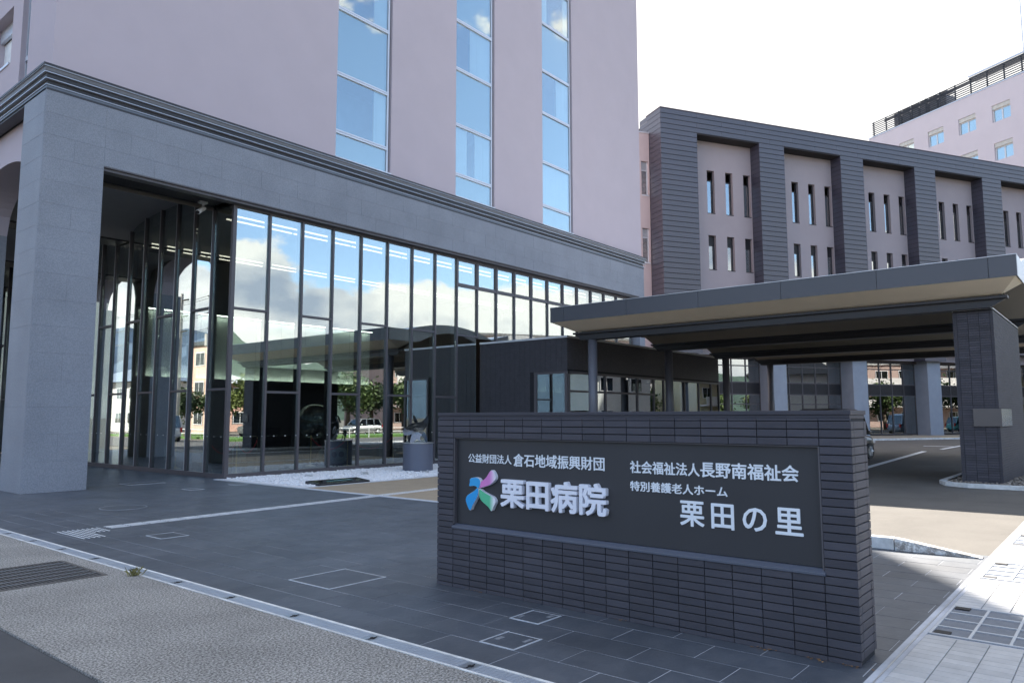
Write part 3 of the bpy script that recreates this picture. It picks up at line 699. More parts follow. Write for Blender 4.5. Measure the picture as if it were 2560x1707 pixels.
bead = MB().box(-.056, -.0505, .020, .032, 0, 1).mesh('glazing_bead', ALU)
ry = [WY+1.075*i for i in range(20)]
def ztop_r(y):
    for (a, b) in vaults:
        if a <= y <= b: return arch_z(y, a, b, 7.56, .62)
    return 7.6 if y < 20 else 7.5
for i, y in enumerate(ry):
    if i: link('glazing_bead', bead, hb, (WX-19, y-18.7, .13), (0, 0, 0), (1, 1, ztop_r(y)-.13))
    if i: link('mullion', vx_me, hb, (WX-19, y-18.7, .13), (0, 0, 0), (1, 1, ztop_r(y)-.13))
for i in range(len(ry)-1):
    y0, y1 = ry[i]+.033, ry[i+1]-.033; z = 4.75 if i % 2 == 1 else 2.42; zt_ = 8.3
    part('transom', MB().box(WX-.045, WX+.10, y0, y1, z-.03, z+.035), FRAME, hb)
    part('pane', MB().box(WX+.01, WX+.022, y0, y1, .13, z-.03), GLASS, hb); part('pane', MB().box(WX+.01, WX+.022, y0, y1, z+.035, zt_), GLASS, hb)
# lobby interior shell
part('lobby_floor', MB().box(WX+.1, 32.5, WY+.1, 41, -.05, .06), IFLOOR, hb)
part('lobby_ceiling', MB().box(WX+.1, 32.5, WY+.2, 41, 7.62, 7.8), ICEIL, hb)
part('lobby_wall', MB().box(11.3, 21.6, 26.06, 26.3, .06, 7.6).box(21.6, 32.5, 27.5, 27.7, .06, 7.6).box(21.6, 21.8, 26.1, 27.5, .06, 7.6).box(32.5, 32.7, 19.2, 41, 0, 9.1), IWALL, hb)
for i in range(9):
    x0 = 11.35+i*1.13
    part('light_panel', MB().box(x0+.01, x0+1.12, 25.99, 26.04, 3.07, 5.35), LPAN, hb)
part('light_cove', MB().box(11.3, 21.6, 25.75, 26.06, 5.42, 5.55).box(11.3, 21.6, 25.72, 26.06, 2.9, 2.98).box(11.3, 21.6, 25.70, 25.74, 2.98, 3.04), BLK, hb)
part('cove_lamp', MB().box(11.4, 21.5, 25.8, 25.9, 5.385, 5.415).box(11.4, 21.5, 25.8, 25.9, 2.985, 3.015), emit('cove_light', (.95, 1, .88), 3.), hb)
part('timber_panel', MB().box(21.65, 23.2, 27.40, 27.49, .06, 5.4), mat('timber', (.14, .075, .05), .6, .2, 3.), hb)
LAMP = emit('lamp_tube', (1, .86, .72), 1.0)
for (yy, zz) in ((19.6, 7.45), (20.1, 7.45), (24.9, 7.45), (25.45, 7.45)):
    for i in range(9):
        x0 = 11.2+i*2.3
        part('linear_lamp', MB().box(x0, x0+2.22, yy, yy+.05, zz-.015, zz+.02), LAMP, hb)
for yy in (30.7, 31.1):
    part('linear_lamp', MB().box(22.5, 32, yy, yy+.05, 7.45, 7.48), LAMP, hb)
# safety dots on the lower panes
mb = MB()
for i in range(26): mb.prism([(11.1+i*.37+.015*math.cos(t), 1.12+.015*math.sin(t)) for t in np.linspace(0, 6.28, 9)[:-1]], WY+.002, WY+.008, 'y')
for i in range(26): mb.prism([(19.2+i*.37+.015*math.cos(t), 1.12+.015*math.sin(t)) for t in np.linspace(0, 6.28, 9)[:-1]], WX+.002, WX+.008, 'x')
part('safety_dots', mb, WPAINT, hb, kind='stuff')
# CCTV camera
cc = thing('security_camera', 'white bullet security camera under the slatted loggia soffit', 'camera', (10.15, 19.6, 7.6))
part('mount', MB().box(10.08, 10.30, 19.55, 19.7, 7.60, 7.655).tube([(10.2, 19.62, 7.6), (10.2, 19.62, 7.46)], .035, 10), LMET, cc)
part('housing', MB().tube([(10.25, 19.62, 7.47), (10.18, 19.58, 7.44), (9.95, 19.42, 7.27)], [.05, .065, .065], 14), WPAINT, cc, smooth=False)
part('lens_cap', MB().tube([(9.95, 19.42, 7.27), (9.93, 19.406, 7.256)], [.05, .05], 14), BLK, cc)

# ---- lobby furniture
def stanchion(x, y, label):
    t = thing('rope_post', label, 'rope post', (x, y, .06), 0, 'brass rope posts in the lobby')
    part('post', MB().lathe([(.019, 0), (.019, .92), (.03, .94), (.035, .97), (.02, 1.0)], 0, 0, 12), BRASS, t, local=True, smooth=True)
    part('base', MB().lathe([(.16, 0), (.16, .015), (.05, .035), (.022, .06)], 0, 0, 20), BRASS, t, local=True); return t
sp_ = [(11.45, 19.55), (13.0, 21.0), (14.9, 20.9), (15.5, 19.75), (17.6, 19.9), (11.7, 21.6), (11.5, 23.2)]
sl_ = ['brass rope post closest to the glass corner', 'brass rope post in front of the piano keyboard', 'brass rope post half hidden behind the piano stool', 'brass rope post between piano and globe, two ropes on it', 'brass rope post seen against the reflected blue car', 'brass rope post with the white flowers behind it', 'brass rope post deepest along the side glass']
for (x, y), l in zip(sp_, sl_): stanchion(x, y, l)
def rope(a, b, label):
    pts = []
    for i in range(11):
        t = i/10; pts.append((a[0]+(b[0]-a[0])*t, a[1]+(b[1]-a[1])*t, .98-.38*4*t*(1-t)))
    solo('barrier_rope', MB().tube(pts, .02, 8), ROPE, label, 'rope', 'red barrier ropes', smooth=True)
rope(sp_[0], sp_[5], 'red rope hanging left of the glass corner'); rope(sp_[0], sp_[1], 'red rope from the corner post toward the piano')
rope(sp_[2], sp_[3], 'red rope right of the piano stool'); rope(sp_[3], sp_[4], 'red rope in front of the robot-like appliance')
pi_ = thing('grand_piano', 'black polished grand piano behind the lobby glass', 'piano', (13.6, 22.2, .06))
part('case', MB().prism([(12.3, 21.6), (14.6, 21.6), (14.6, 22.6), (14.0, 23.2), (13.2, 23.3), (12.3, 22.8)], .72, 1.05), BLACKG, pi_, bevel=.01)
part('keyboard', MB().box(14.6, 14.85, 21.65, 23.0, .70, .82), BLACKG, pi_)
for x, y in ((12.5, 21.8), (14.5, 21.8), (13.6, 23.0)): part('leg', MB().box(x-.07, x+.07, y-.07, y+.07, .06, .72), BLACKG, pi_)
part('music_stand', MB().box(14.3, 14.35, 21.8, 22.6, 1.05, 1.3), BLACKG, pi_)
st = thing('piano_stool', 'black four-legged piano stool beside the grand piano', 'stool', (15.3, 21.7, .06))
part('seat', MB().box(14.95, 15.65, 21.45, 21.95, .42, .54), BLK, st, bevel=.02)
for x in (15.0, 15.6):
    for y in (21.5, 21.9): part('leg', MB().box(x-.035, x+.035, y-.035, y+.035, .06, .42), BLK, st)
for x, l in ((12.2, 'small black floor speaker near the glass corner'), (13.5, 'small black floor speaker in front of the piano')):
    t = thing('floor_speaker', l, 'speaker', (x, 20.2, .06), 0, 'floor speakers')
    part('cabinet', MB().prism([(-.16, 0), (.16, 0), (.13, .36), (-.13, .36)], -.14, .14, 'y'), BLK, t, local=True)
    part('grille', MB().box(-.1, .1, -.15, -.141, .05, .3), mat('speaker_grille', (.05, .07, .07), .6), t, local=True)
gl = thing('display_globe', 'large clear sphere exhibit with a white disc behind the glass', 'exhibit', (16.0, 22.3, .06))
sph = MB(); prof = [(.62*math.sin(math.pi*i/14)+.001, 1.5-.62*math.cos(math.pi*i/14)) for i in range(15)]
part('sphere', MB().lathe(prof, 16.0, 22.3, 28), glass('clear_sphere', .12, (.75, .8, .85)), gl, smooth=True)
part('disc', MB().lathe([(.12, 1.6), (.14, 1.64), (.10, 1.70)], 16.0, 22.1, 16), LMET, gl)
part('stand', MB().lathe([(.35, .06), (.3, .5), (.2, .88)], 16.0, 22.3, 20), BLACKG, gl)
rb = thing('floor_projector', 'low rounded grey appliance with two round black lenses', 'appliance', (15.6, 20.6, .06))
part('body', MB().box(15.15, 16.05, 20.4, 20.9, .12, .62), mat('appliance_grey', (.25, .33, .33), .5), rb, bevel=.12)
part('lens', MB().tube([(15.45, 20.41, .42), (15.45, 20.37, .42)], .1, 16).tube([(15.75, 20.41, .42), (15.75, 20.37, .42)], .1, 16), BLACKG, rb)
fl = thing('flower_arrangement', 'white flower arrangement on a slim stand at the side glass', 'flowers', (12.0, 20.6, .06))
part('stand', MB().lathe([(.14, .06), (.03, .1), (.03, .85), (.09, .95), (.08, 1.15)], 12.0, 20.6, 14), BLK, fl)
P = rng.normal(0, 1, (150, 3)); P /= np.linalg.norm(P, axis=1)[:, None]; P = P*rng.uniform(.1, .23, (150, 1))+np.array([12.0, 20.6, 1.42])
o = pebbles('blossoms', P, .075, WPAINT, fl); o.location = -fl.location; o['kind'] = 'stuff'
for i, (x, y) in enumerate(((12.3, 24.6), (12.6, 23.4), (12.9, 22.4))):
    t = thing('lobby_armchair', ['grey upholstered armchair deepest in the lobby', 'grey upholstered armchair in the middle of the side glass', 'grey upholstered armchair nearest the piano'][i], 'armchair', (x, y, .06), 0, 'lobby armchairs')
    CH = mat('chair_fabric', (.24, .28, .28), .8)
    part('seat', MB().box(-.35, .35, -.35, .35, .15, .45), CH, t, local=True, bevel=.03); part('backrest', MB().box(.25, .4, -.35, .35, .45, .95), CH, t, local=True, bevel=.03)
    for s_ in (-1, 1): part('armrest', MB().box(-.3, .3, s_*.35, s_*.43, .15, .65), CH, t, local=True, bevel=.02)

# sculpture on pedestal in the pebble bed
sc = thing('steel_sculpture', 'curled polished black and silver abstract sculpture on a grey cylinder pedestal', 'sculpture', (16.0, 16.95, 0))
part('pedestal', MB().lathe([(.46, .0), (.46, .84), (.44, .85)], 16.0, 16.95, 48), mat('pedestal_grey', (.11, .125, .17), .4, .03), sc, smooth=False)
part('rim', MB().lathe([(.475, .85), (.475, .87), (.44, .872)], 16.0, 16.95, 48), STEEL, sc)
HAM = mat('hammered_steel', (.22, .23, .25), .3, .3, 30., .9, 60, metal=.9); DST = mat('dark_steel', (.05, .06, .07), .15, .1, 3., metal=.7)
vr = Vector((math.cos(R(46.6)-math.pi/2), math.sin(R(46.6)-math.pi/2), 0)); vd = Vector((math.cos(R(46.6)), math.sin(R(46.6)), 0))
def shell(outline, depth, bend, tw, m, bc=(1580, 1050), th_=.03):
    """bent plate cut to an outline: local right/up plane of the sculpture, bowed in depth"""
    pts = smooth_poly(outline, 2); mb = MB(); n = len(pts); u_ = .00383
    c = np.mean(pts, axis=0)
    def P(a, b, off):
        sx, sz = (a-1590)*u_, (1165-b)*u_+.86; dx = (a-bc[0])*u_; dz = (bc[1]-b)*u_
        return Vector((16.0, 16.95, 0))+vr*sx+vd*(depth+off-bend*(dx*dx+dz*dz)+tw*dx)+Vector((0, 0, sz))
    for off in (0, th_):
        mb.v.append(tuple(P(*c, off)))
        for rr in (.5, 1.):
            for a, b in pts: mb.v.append(tuple(P(c[0]+(a-c[0])*rr, c[1]+(b-c[1])*rr, off)))
    K = 2*n+1
    for i in range(n):
        j = (i+1) % n
        mb.f += [(0, 1+i, 1+j), (1+i, 1+n+i, 1+n+j, 1+j), (K, K+1+j, K+1+i), (K+1+i, K+1+j, K+1+n+j, K+1+n+i), (1+n+i, K+1+n+i, K+1+n+j, 1+n+j)]
    return mb
part('blade', shell([(1478, 1052), (1520, 1015), (1575, 1000), (1612, 1000), (1645, 965), (1668, 945), (1672, 990), (1655, 1040), (1625, 1070), (1580, 1072), (1520, 1060)], -.12, .9, .5, DST), DST, sc)
part('blade', shell([(1548, 938), (1562, 950), (1582, 985), (1590, 1010), (1560, 1008), (1545, 975)], .05, .4, .2, DST), DST, sc)
part('blade', shell([(1466, 1062), (1500, 1035), (1545, 1048), (1560, 1075), (1530, 1100), (1485, 1104), (1468, 1088)], -.16, 1.2, -.6, HAM), HAM, sc)
part('blade', shell([(1520, 1165), (1535, 1110), (1545, 1065), (1575, 1062), (1598, 1085), (1625, 1098), (1600, 1120), (1618, 1164), (1578, 1128), (1548, 1166)], -.02, .8, .1, HAM), HAM, sc)
part('blade', shell([(1590, 1075), (1630, 1070), (1655, 1100), (1668, 1165), (1650, 1166), (1632, 1120), (1600, 1105)], .12, .5, .5, DST), DST, sc)
part('blade', shell([(1540, 1060), (1522, 1110), (1508, 1165), (1526, 1166), (1540, 1120), (1556, 1085)], .14, .5, -.4, DST), DST, sc)

# ================================================================== ENTRANCE VESTIBULE
vb = thing('entrance_vestibule', 'low dark brick entrance block with ribbon windows joined to the lobby', 'building', (27, 15.5, 0))
VX0, VX1, VY0, VY1 = 20.93, 33.25, 14.8, 18.84
part('wall_core', MB().box(VX0+.02, VX0+.3, 16.22, VY1, 0, 4.36).box(VX0+.02, VX1-.02, VY0+.02, VY1, 3.22, 4.36).box(VX0+.3, VX1-.02, VY1-.1, VY1, 0, 3.2), TGROUT, vb)
part('roof_coping', MB().box(VX0-.02, VX1+.02, VY0-.02, VY1, 4.38, 4.45), LMET, vb)
part('roof_slab', MB().box(VX0+.02, VX1-.02, VY0+.02, VY1, 4.36, 4.38), DARK, vb)
mb = MB(); z = .02
while z < 4.33:
    y = 16.24 if z < 3.2 else VY0+.005; yy = VY0+.005+ math.ceil(max(0, y-VY0-.01)/.233)*.233
    while yy < VY1-.01:
        mb.box(VX0, VX0+.02, yy, min(yy+.227, VY1), z, z+.054); yy += .233
    if z > 3.24:
        xx = VX0+.02
        while xx < VX1-.02: mb.box(xx, min(xx+.227, VX1), VY0, VY0+.02, z, z+.054); xx += .233
    z += .0595
part('brick_tiling', mb, TILEF, vb, kind='stuff')
VM = [21.02, 23.34, 25.65, 26.98, 27.81, 29.69, 31.07, 32.35, 33.2]
part('window_head', MB().box(VX0-.01, VX1, VY0-.03, VY0+.1, 3.14, 3.22).box(VX0-.03, VX0+.1, VY0-.03, 16.24, 3.14, 3.22).box(VX0-.02, VX1, VY0-.02, VY0+.1, 0, .1).box(VX0-.02, VX0+.1, VY0, 16.2, 0, .1), FRAME, vb)
for x in VM: part('mullion', MB().box(x-.04, x+.04, VY0-.03, VY0+.09, .1, 3.14), FRAME, vb)
for y in (14.85, 16.18): part('mullion', MB().box(VX0-.03, VX0+.06, y-.05, y+.05, .1, 3.14), FRAME, vb)
for i in range(len(VM)-1):
    if i < 3: part('transom', MB().box(VM[i]+.04, VM[i+1]-.04, VY0-.02, VY0+.06, 2.5, 2.57), FRAME, vb)
    part('pane', MB().box(VM[i]+.04, VM[i+1]-.04, VY0+.01, VY0+.02, .1, 3.14), GLASSD, vb)
part('pane', MB().box(VX0+.01, VX0+.02, 14.9, 16.13, .1, 3.14), GLASSD, vb)
part('vestibule_interior', MB().box(VX0+.35, VX1-.1, 17.5, 17.7, 0, 3.2).box(VX0+.2, VX1-.1, 15, 17.5, -.02, .02), IWALL, vb)
part('column', MB().tube([(24.8, 15.6, 0), (24.8, 15.6, 3.2)], .2, 20).tube([(30.4, 15.6, 0), (30.4, 15.6, 3.2)], .2, 20), DARK, vb)

# ================================================================== CANOPY
cp = thing('entrance_canopy', 'wide dark-edged drop-off canopy with beige vaulted soffits and steel beams', 'canopy', (24, 8.3, 0))
CX, CYL, CYR = 20.0, 14.83, 1.73
fj = [14.83, 14.27, 11.88, 9.47, 7.06, 4.66, 2.28, 1.73]
for a, b in zip(fj, fj[1:]): part('fascia_panel', MB().box(CX, CX+.03, b+.004, a-.004, 4.80, 5.29), FASC, cp, bevel=.003)
part('fascia_core', MB().box(CX+.03, CX+.1, CYR+.02, CYL-.02, 4.82, 5.27), BLK, cp)
part('fascia_cap', MB().box(CX-.012, CX+.14, CYR-.01, CYL+.01, 5.292, 5.305), LMET, cp)
bx = [20.95, 26.35, 31.75, 37.15]
# overhang soffit: fascia bottom down to first beam, hipped at both ends
ov = MB(); ov.poly([(CX+.01, CYR+.03, 4.80), (CX+.01, CYL-.03, 4.80), (bx[0], CYL-.45, 4.52), (bx[0], CYR+.45, 4.52)])
ov.poly([(CX+.01, CYL-.03, 4.80), (bx[0]+.3, CYL-.03, 4.80), (bx[0], CYL-.45, 4.52)]); ov.poly([(CX+.01, CYR+.03, 4.80), (bx[0], CYR+.45, 4.52), (bx[0]+.3, CYR+.03, 4.80)])
part('soffit', ov, SOFF, cp)
for bi, x in enumerate(bx):
    b = MB()
    b.prism([(CYR+.33, 4.44), (CYR+.65, 4.25), (CYL-.6, 4.25), (CYL-.35, 4.44)], x, x+.03, 'x')
    b.box(x-.13, x, CYR+.30, CYL-.35, 4.44, 4.50).box(x+.03, x+.2, CYR+.30, CYL-.35, 4.44, 4.50)
    b.box(x-.12, x, CYR+.65, CYL-.6, 4.235, 4.25).box(x+.03, x+.34, CYR+.65, CYL-.6, 4.235, 4.25)
    part('beam', b, DARK, cp)
    part('column', MB().tube([(x+.05, 13.8, 0), (x+.05, 13.8, 4.24)], .155, 28), mat('column_paint', (.12, .125, .15), .4, .03), cp, smooth=True)
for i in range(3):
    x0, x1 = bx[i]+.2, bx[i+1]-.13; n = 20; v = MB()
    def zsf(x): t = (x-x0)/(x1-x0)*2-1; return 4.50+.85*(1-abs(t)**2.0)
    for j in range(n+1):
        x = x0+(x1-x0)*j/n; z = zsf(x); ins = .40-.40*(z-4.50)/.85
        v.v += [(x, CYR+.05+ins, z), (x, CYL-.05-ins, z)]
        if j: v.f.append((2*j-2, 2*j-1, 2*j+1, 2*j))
    part('vault_soffit', v, mat('shaded_inner_soffit', (.30, .265, .22), .8, .04, .7), cp, smooth=True)  # shade of the inner bays put into a darker soffit colour
    r = MB()
    for j in range(n+1):
        x = x0-.2+(x1-x0+.33)*j/n; t = j/n*2-1; z = 5.26+.42*(1-abs(t)**2.0); r.v += [(x, CYR, z), (x, CYL, z)]
        if j: r.f.append((2*j-2, 2*j, 2*j+1, 2*j-1))
    part('roof_shell', r, LMET, cp, smooth=True)
    for yy in (CYR, CYL):
        g = MB()
        for j in range(n):
            xa, xb = x0-.2+(x1-x0+.33)*j/n, x0-.2+(x1-x0+.33)*(j+1)/n
            za, zb = [5.26+.42*(1-abs(q*2/n-1)**2.0) for q in (j, j+1)]
            def zl(x): return 4.80 if not x0 < x < x1 else max(4.80, zsf(x)-.02)
            g.poly([(xa, yy, zl(xa)), (xb, yy, zl(xb)), (xb, yy, zb), (xa, yy, za)])
        part('gable_band', g, LMET, cp)
part('gable_end', MB().box(CX+.03, bx[0], CYR-.005, CYR+.01, 4.80, 5.30).box(CX+.03, bx[0], CYL-.01, CYL+.005, 4.80, 5.30), LMET, cp)
part('roof_strip', MB().poly([(CX, CYR, 5.29), (bx[0], CYR, 5.30), (bx[0], CYL, 5.30), (CX, CYL, 5.29)]), DARK, cp)
part('rear_fascia', MB().box(bx[3]+.3, bx[3]+.35, CYR, CYL, 4.8, 5.3), FASC, cp)
part('lamp', MB().box(24.0, 24.3, 6, 6.3, 5.30, 5.32), DARK, cp)

# pier
pr = thing('tiled_pier', 'thick dark tiled wall pier carrying the right end of the canopy', 'pier', (23.7, 2.8, 0))
QX0, QX1, QY0, QY1, QZ = 21.06, 26.4, 2.37, 3.22, 4.23
part('core', MB().box(QX0+.015, QX1-.015, QY0+.015, QY1-.015, 0, QZ), TGROUT, pr)
tq = vt('tile', .226, .054, .015, TILE); cnt = 0; stf = MB()
k = 0; z = .004
while z+.056 < QZ+.03:
    if z+.056 > QZ: break
    for (y0, y1) in ((2.371, 2.432), (2.438, 2.664), (2.67, 2.896), (2.902, 3.128)):
        if y1-y0 > .1 and cnt < 210: link('tile', tq, pr, (QX0+.015-23.7, (y0+y1)/2-2.8, z+.0275)); cnt += 1
        else: stf.box(QX0, QX0+.015, y0, y1, z, z+.054)
    stf.box(QX0, QX0+.015, 3.134, 3.219, z, z+.054)
    xx = QX0+.001; first = True
    while xx < QX1-.02:
        x1 = min(xx+(.06 if first else .226), QX1-.001); first = False
        stf.box(xx, x1, QY0, QY0+.015, z, z+.054); xx = x1+.006
    k += 1; z += .0598
part('side_tiling', stf, TILE, pr, kind='stuff')
part('pier_cap', MB().box(QX0-.01, QX1+.01, QY0-.01, QY1+.01, QZ, QZ+.02), LMET, pr)
pl_ = thing('plain_sign_plate', 'blank grey acrylic plate wrapping the corner of the tiled pier', 'sign plate', (21.0, 2.6, 1.4))
part('front_face', MB().box(QX0-.05, QX0-.04, QY0-.05, 2.90, 1.41, 1.83), mat('plate', (.085, .078, .08), .25, .02, spec=.6), pl_)
part('side_face', MB().box(QX0-.04, 23.0, QY0-.05, QY0-.04, 1.41, 1.83), mat('plate_side', (.35, .37, .42), .15, .02, metal=.7), pl_)
part('bracket', MB().box(QX0-.04, QX0-.001, 2.5, 2.55, 1.5, 1.74).box(21.8, 21.85, QY0-.04, QY0-.001, 1.5, 1.74), STEEL, pl_)

# ================================================================== DARK ANNEX (rotated frame U,V)
AU0, AV = 28.48, 45.0
ax_, ay_ = UV(AU0, AV)
an = thing('annex_building', 'four-storey annex with a dark plank-clad frame around recessed mauve bays', 'building', (ax_, ay_, 0), th)
def A(mb_name, mb, m, **k): return part(mb_name, mb, m, an, local=True, **k)
PW, OW = 2.36, 5.60; pitch_ = 7.965; D_ = 1.05; NB = 8
piers = [(0, 3.10)]+[(3.10+OW+pitch_*i, 3.10+pitch_*(i+1)) for i in range(NB)]
LEN = piers[-1][1]; ZT, ZO = 24.05, 22.43
cmb = MB().box(.02, LEN, .02, 1.9, ZO+.02, ZT-.01).box(.02, 3.08, .02, 1.9, 6.2, ZO+.02)
for a, b in piers[1:]: cmb.box(a+.02, b-.02, .02, D_+.1, 6.2, ZO+.02)
A('frame_core', cmb, PJOINT)
A('roof_edge', MB().box(-.03, LEN, -.03, 2.0, ZT-.01, ZT+.05), mat('roof_trim', (.10, .08, .10), .5), )
rp = .3805
stf = MB(); PMm = {}; cnt = 0
def plank(x0, x1, z0, z1, indiv=True):
    global cnt
    if indiv and cnt < 296:
        key = (round(x1-x0, 3), round(z1-z0, 3))
        if key not in PMm: PMm[key] = tile_mesh('siding_plank', key[0]-.008, key[1]-.04, .04, .005, PLANK)
        link('siding_plank', PMm[key], an, ((x0+x1)/2, -.01, (z0+z1)/2), (R(90), 0, 0)); cnt += 1
    else: stf.box(x0+.004, x1-.004, -.01, .02, z0+.015, z1-.015)
nl = 4
for r_ in range(nl+1):
    z1 = ZT-.02-r_*rp
    if r_ == nl: break
    x = 0; off = (r_ % 2)*2.2
    x1 = 3.1+off
    while x < LEN-.1:
        x1 = min(x1, LEN); plank(x, x1, max(z1-rp, ZO), z1, x < 50); x = x1; x1 = x+4.4
z = ZT-.02-nl*rp; rws = 0
while z > 6.3:
    for i, (a, b) in enumerate(piers): plank(a, b, z-rp, z, z > [5.5, 9.5, 11.5, 13.5, 15][i] if i < 5 else False)
    # side faces of the openings (facing left) and left end return
    for i, (a, b) in enumerate(piers):
        if i: stf.box(a-.0, a+.02, .0, D_, z-rp+.015, z-.015)
    stf.box(-.01, .02, 0, 1.6, z-rp+.015, z-.015)
    z -= rp
for r_ in range(nl): z1 = ZT-.02-r_*rp; stf.box(-.01, .02, 0, 2.9, z1-rp+.015, z1-.015)
A('siding_field', stf, PLANK, kind='stuff')
A('opening_soffit', MB().box(3.1, LEN, 0.02, D_, ZO-.01, ZO+.02), PJOINT)
# recessed mauve bays with slot windows
WBAY = [(u, u+.66) for u in (1.52, 3.19, 4.85)]
zr = [(16.9, 20.2), (12.6, 15.2)]
for bi in range(5):
    u0 = 3.10+pitch_*bi; w_ = MB(); cuts = [u0]
    for a, b in WBAY: cuts += [u0+a, u0+b]
    cuts.append(u0+OW)
    for i in range(0, len(cuts), 2): w_.box(cuts[i], cuts[i+1], D_, D_+.4, 6.2, ZO)
    for a, b in WBAY:
        w_.box(u0+a, u0+b, D_, D_+.4, zr[0][1], ZO); w_.box(u0+a, u0+b, D_, D_+.4, zr[1][1], zr[0][0]); w_.box(u0+a, u0+b, D_, D_+.4, 6.2, zr[1][0])
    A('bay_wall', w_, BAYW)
    for ri, (z0, z1) in enumerate(zr):
        for a, b in WBAY:
            a_, b_ = u0+a, u0+b; y = D_+.22
            wn = A('window', MB().box(a_, a_+.05, y, y+.08, z0, z1).box(b_-.07, b_, y, y+.08, z0, z1).box(a_+.05, b_-.07, y, y+.08, z0, z0+.06).box(a_+.05, b_-.07, y, y+.08, z1-.06, z1).box(a_+.05, b_-.07, y, y+.08, z1-.78, z1-.70).box(a_-.01, b_+.01, D_-.03, y, z0-.04, z0), DARK)
            part('pane', MB().box(a_+.05, b_-.07, y+.03, y+.04, z0+.06, z1-.7), GLASSD, wn, local=True)
            if ri == 1:
                s_ = MB()
                for k in range(8): s_.box(a_+.05, b_-.07, y-.01, y+.02, z1-.69+k*.08, z1-.64+k*.08)
                part('louvre', s_, DARK, wn, local=True)
                part('blind', MB().box(a_+.05, b_-.07, y+.15, y+.16, z0, z1-.7), CURT, wn, local=True)
A('upper_back', MB().box(3.1+5*pitch_, LEN, D_, D_+.4, 6.2, ZO).box(0, LEN, D_+1.2, D_+1.4, 0, ZO).box(.1, LEN, D_+.4, 4.5, 6.0, 6.2).box(.3, LEN, D_+.4, 4.5, ZO, ZT-.3), IWALL)
# ground storey
A('overhang_soffit', MB().box(0, LEN, 0, 1.9, 6.9, 7.0), DARK)
cols_ = [9.43+pitch_*i-.02 for i in range(-1, 8)]
for c in cols_:
    A('stone_column', MB().box(c, c+1.46, .45, 2.4, .1, 7.0), GRANL)
gy = 1.75
for i in range(len(cols_)-1):
    a, b = cols_[i]+1.46, cols_[i+1]; n = 5
    for k in range(n+1): xk = a+(b-a)*k/n; A('mullion', MB().box(xk-.035, xk+.035, gy-.06, gy+.06, .1, 7), FRAME)
    for zz in (.2, 3.34, 4.24, 5.5): A('transom', MB().box(a, b, gy-.05, gy+.05, zz-.04, zz+.04), FRAME)
    if i < 2: A('transom', MB().box(a, b, gy-.05, gy+.05, 2.56, 2.63), FRAME)
    s_ = MB()
    for k in range(14): s_.box(a, b, gy-.03, gy+.01, 3.40+k*.058, 3.44+k*.058)
    A('louvre_band', s_, DARK); A('louvre_back', MB().box(a, b, gy+.015, gy+.03, 3.36, 4.22), BLK)
    for k in range(n):
        xa, xb = a+(b-a)*k/n+.035, a+(b-a)*(k+1)/n-.035
        A('pane', MB().box(xa, xb, gy, gy+.012, .24, 3.30), GLASSD); A('pane', MB().box(xa, xb, gy, gy+.012, 4.28, 6.95), GLASSD)
# mauve side block left of the annex, half hidden behind the tower
sb = thing('mauve_side_block', 'narrow mauve rendered block between the tower and the dark annex', 'building', (ax_, ay_, 0), th)
def Bp(n, mb, m): return part(n, mb, m, sb, local=True)
w_ = MB().box(-6, -.72, 1.6, 3, 0, 22.6).box(-.12, -.03, 1.6, 3, 0, 22.6)
zz = [0, 7.9, 10.3, 12.8, 15.4, 17.85, 20.45, 22.6]
for i in range(0, 7, 2): w_.box(-.72, -.12, 1.6, 3, zz[i], zz[i+1])
Bp('wall', w_, mat('warm_mauve', (.50, .41, .41), .9, .04, .8, .2, 60)); Bp('coping', MB().box(-6, -.02, 1.55, 3, 22.6, 22.7), LMET)
for i in (1, 3, 5):
    wn = Bp('window', MB().box(-.72, -.66, 1.72, 1.8, zz[i], zz[i+1]).box(-.20, -.12, 1.72, 1.8, zz[i], zz[i+1]).box(-.72, -.12, 1.55, 1.8, zz[i]-.04, zz[i]+.05).box(-.66, -.2, 1.72, 1.8, zz[i+1]-.72, zz[i+1]-.64), ALU)
    part('pane', MB().box(-.66, -.2, 1.76, 1.77, zz[i], zz[i+1]), GLASSD, wn, local=True)
    s_ = MB()
    for k in range(8): s_.box(-.66, -.2, 1.73, 1.75, zz[i+1]-.62+k*.075, zz[i+1]-.58+k*.075)
    part('louvre', s_, ALU, wn, local=True)

# ================================================================== FAR MAUVE BLOCK
fx, fy = UV(75, 45)
fb = thing('far_ward_block', 'distant pale mauve ward block with white windows and rooftop railings', 'building', (fx, fy, 0), th)
def F(n, mb, m, **k): return part(n, mb, m, fb, local=True, **k)
LIGHTP = mat('light_pink_render', (.68, .60, .61), .9, .03, .5)
sc_ = 75/95
Z1 = 46.08*sc_+1.65*(1-sc_); V0, V1 = 2.0, 88.5*sc_-45
wcs = []; zrows = [(43.35, 41.0), (38.1, 35.7)]
zr_ = [tuple(z*sc_+1.65*(1-sc_) for z in q) for q in zrows]
def vs_(v): return v*sc_-45
wv = [(72.88, 75.28-.0), ]
vc = [(67.95, 65.4), (72.9, 70.3), (77.85, 75.28), (82.9, 80.3), (63.0, 60.5), (58, 55.5)]
wall = MB(); mb = MB()
A_ = sorted([(vs_(b), vs_(a)) for a, b in vc])
prev = V0; zlo = 20
for a, b in A_:
    wall.box(0, .6, prev, a, 0, Z1)
    zprev = Z1
    for (zt1, zb1) in zr_: wall.box(0, .6, a, b, zt1, zprev); zprev = zb1
    wall.box(0, .6, a, b, 0, zprev); prev = b
wall.box(0, .6, prev, V1, 0, Z1); wall.box(.6, 14, V1-.4, V1, 0, Z1); wall.box(.6, 14, V0, V1-.4, Z1-.3, Z1)
F('wall', wall, LIGHTP)
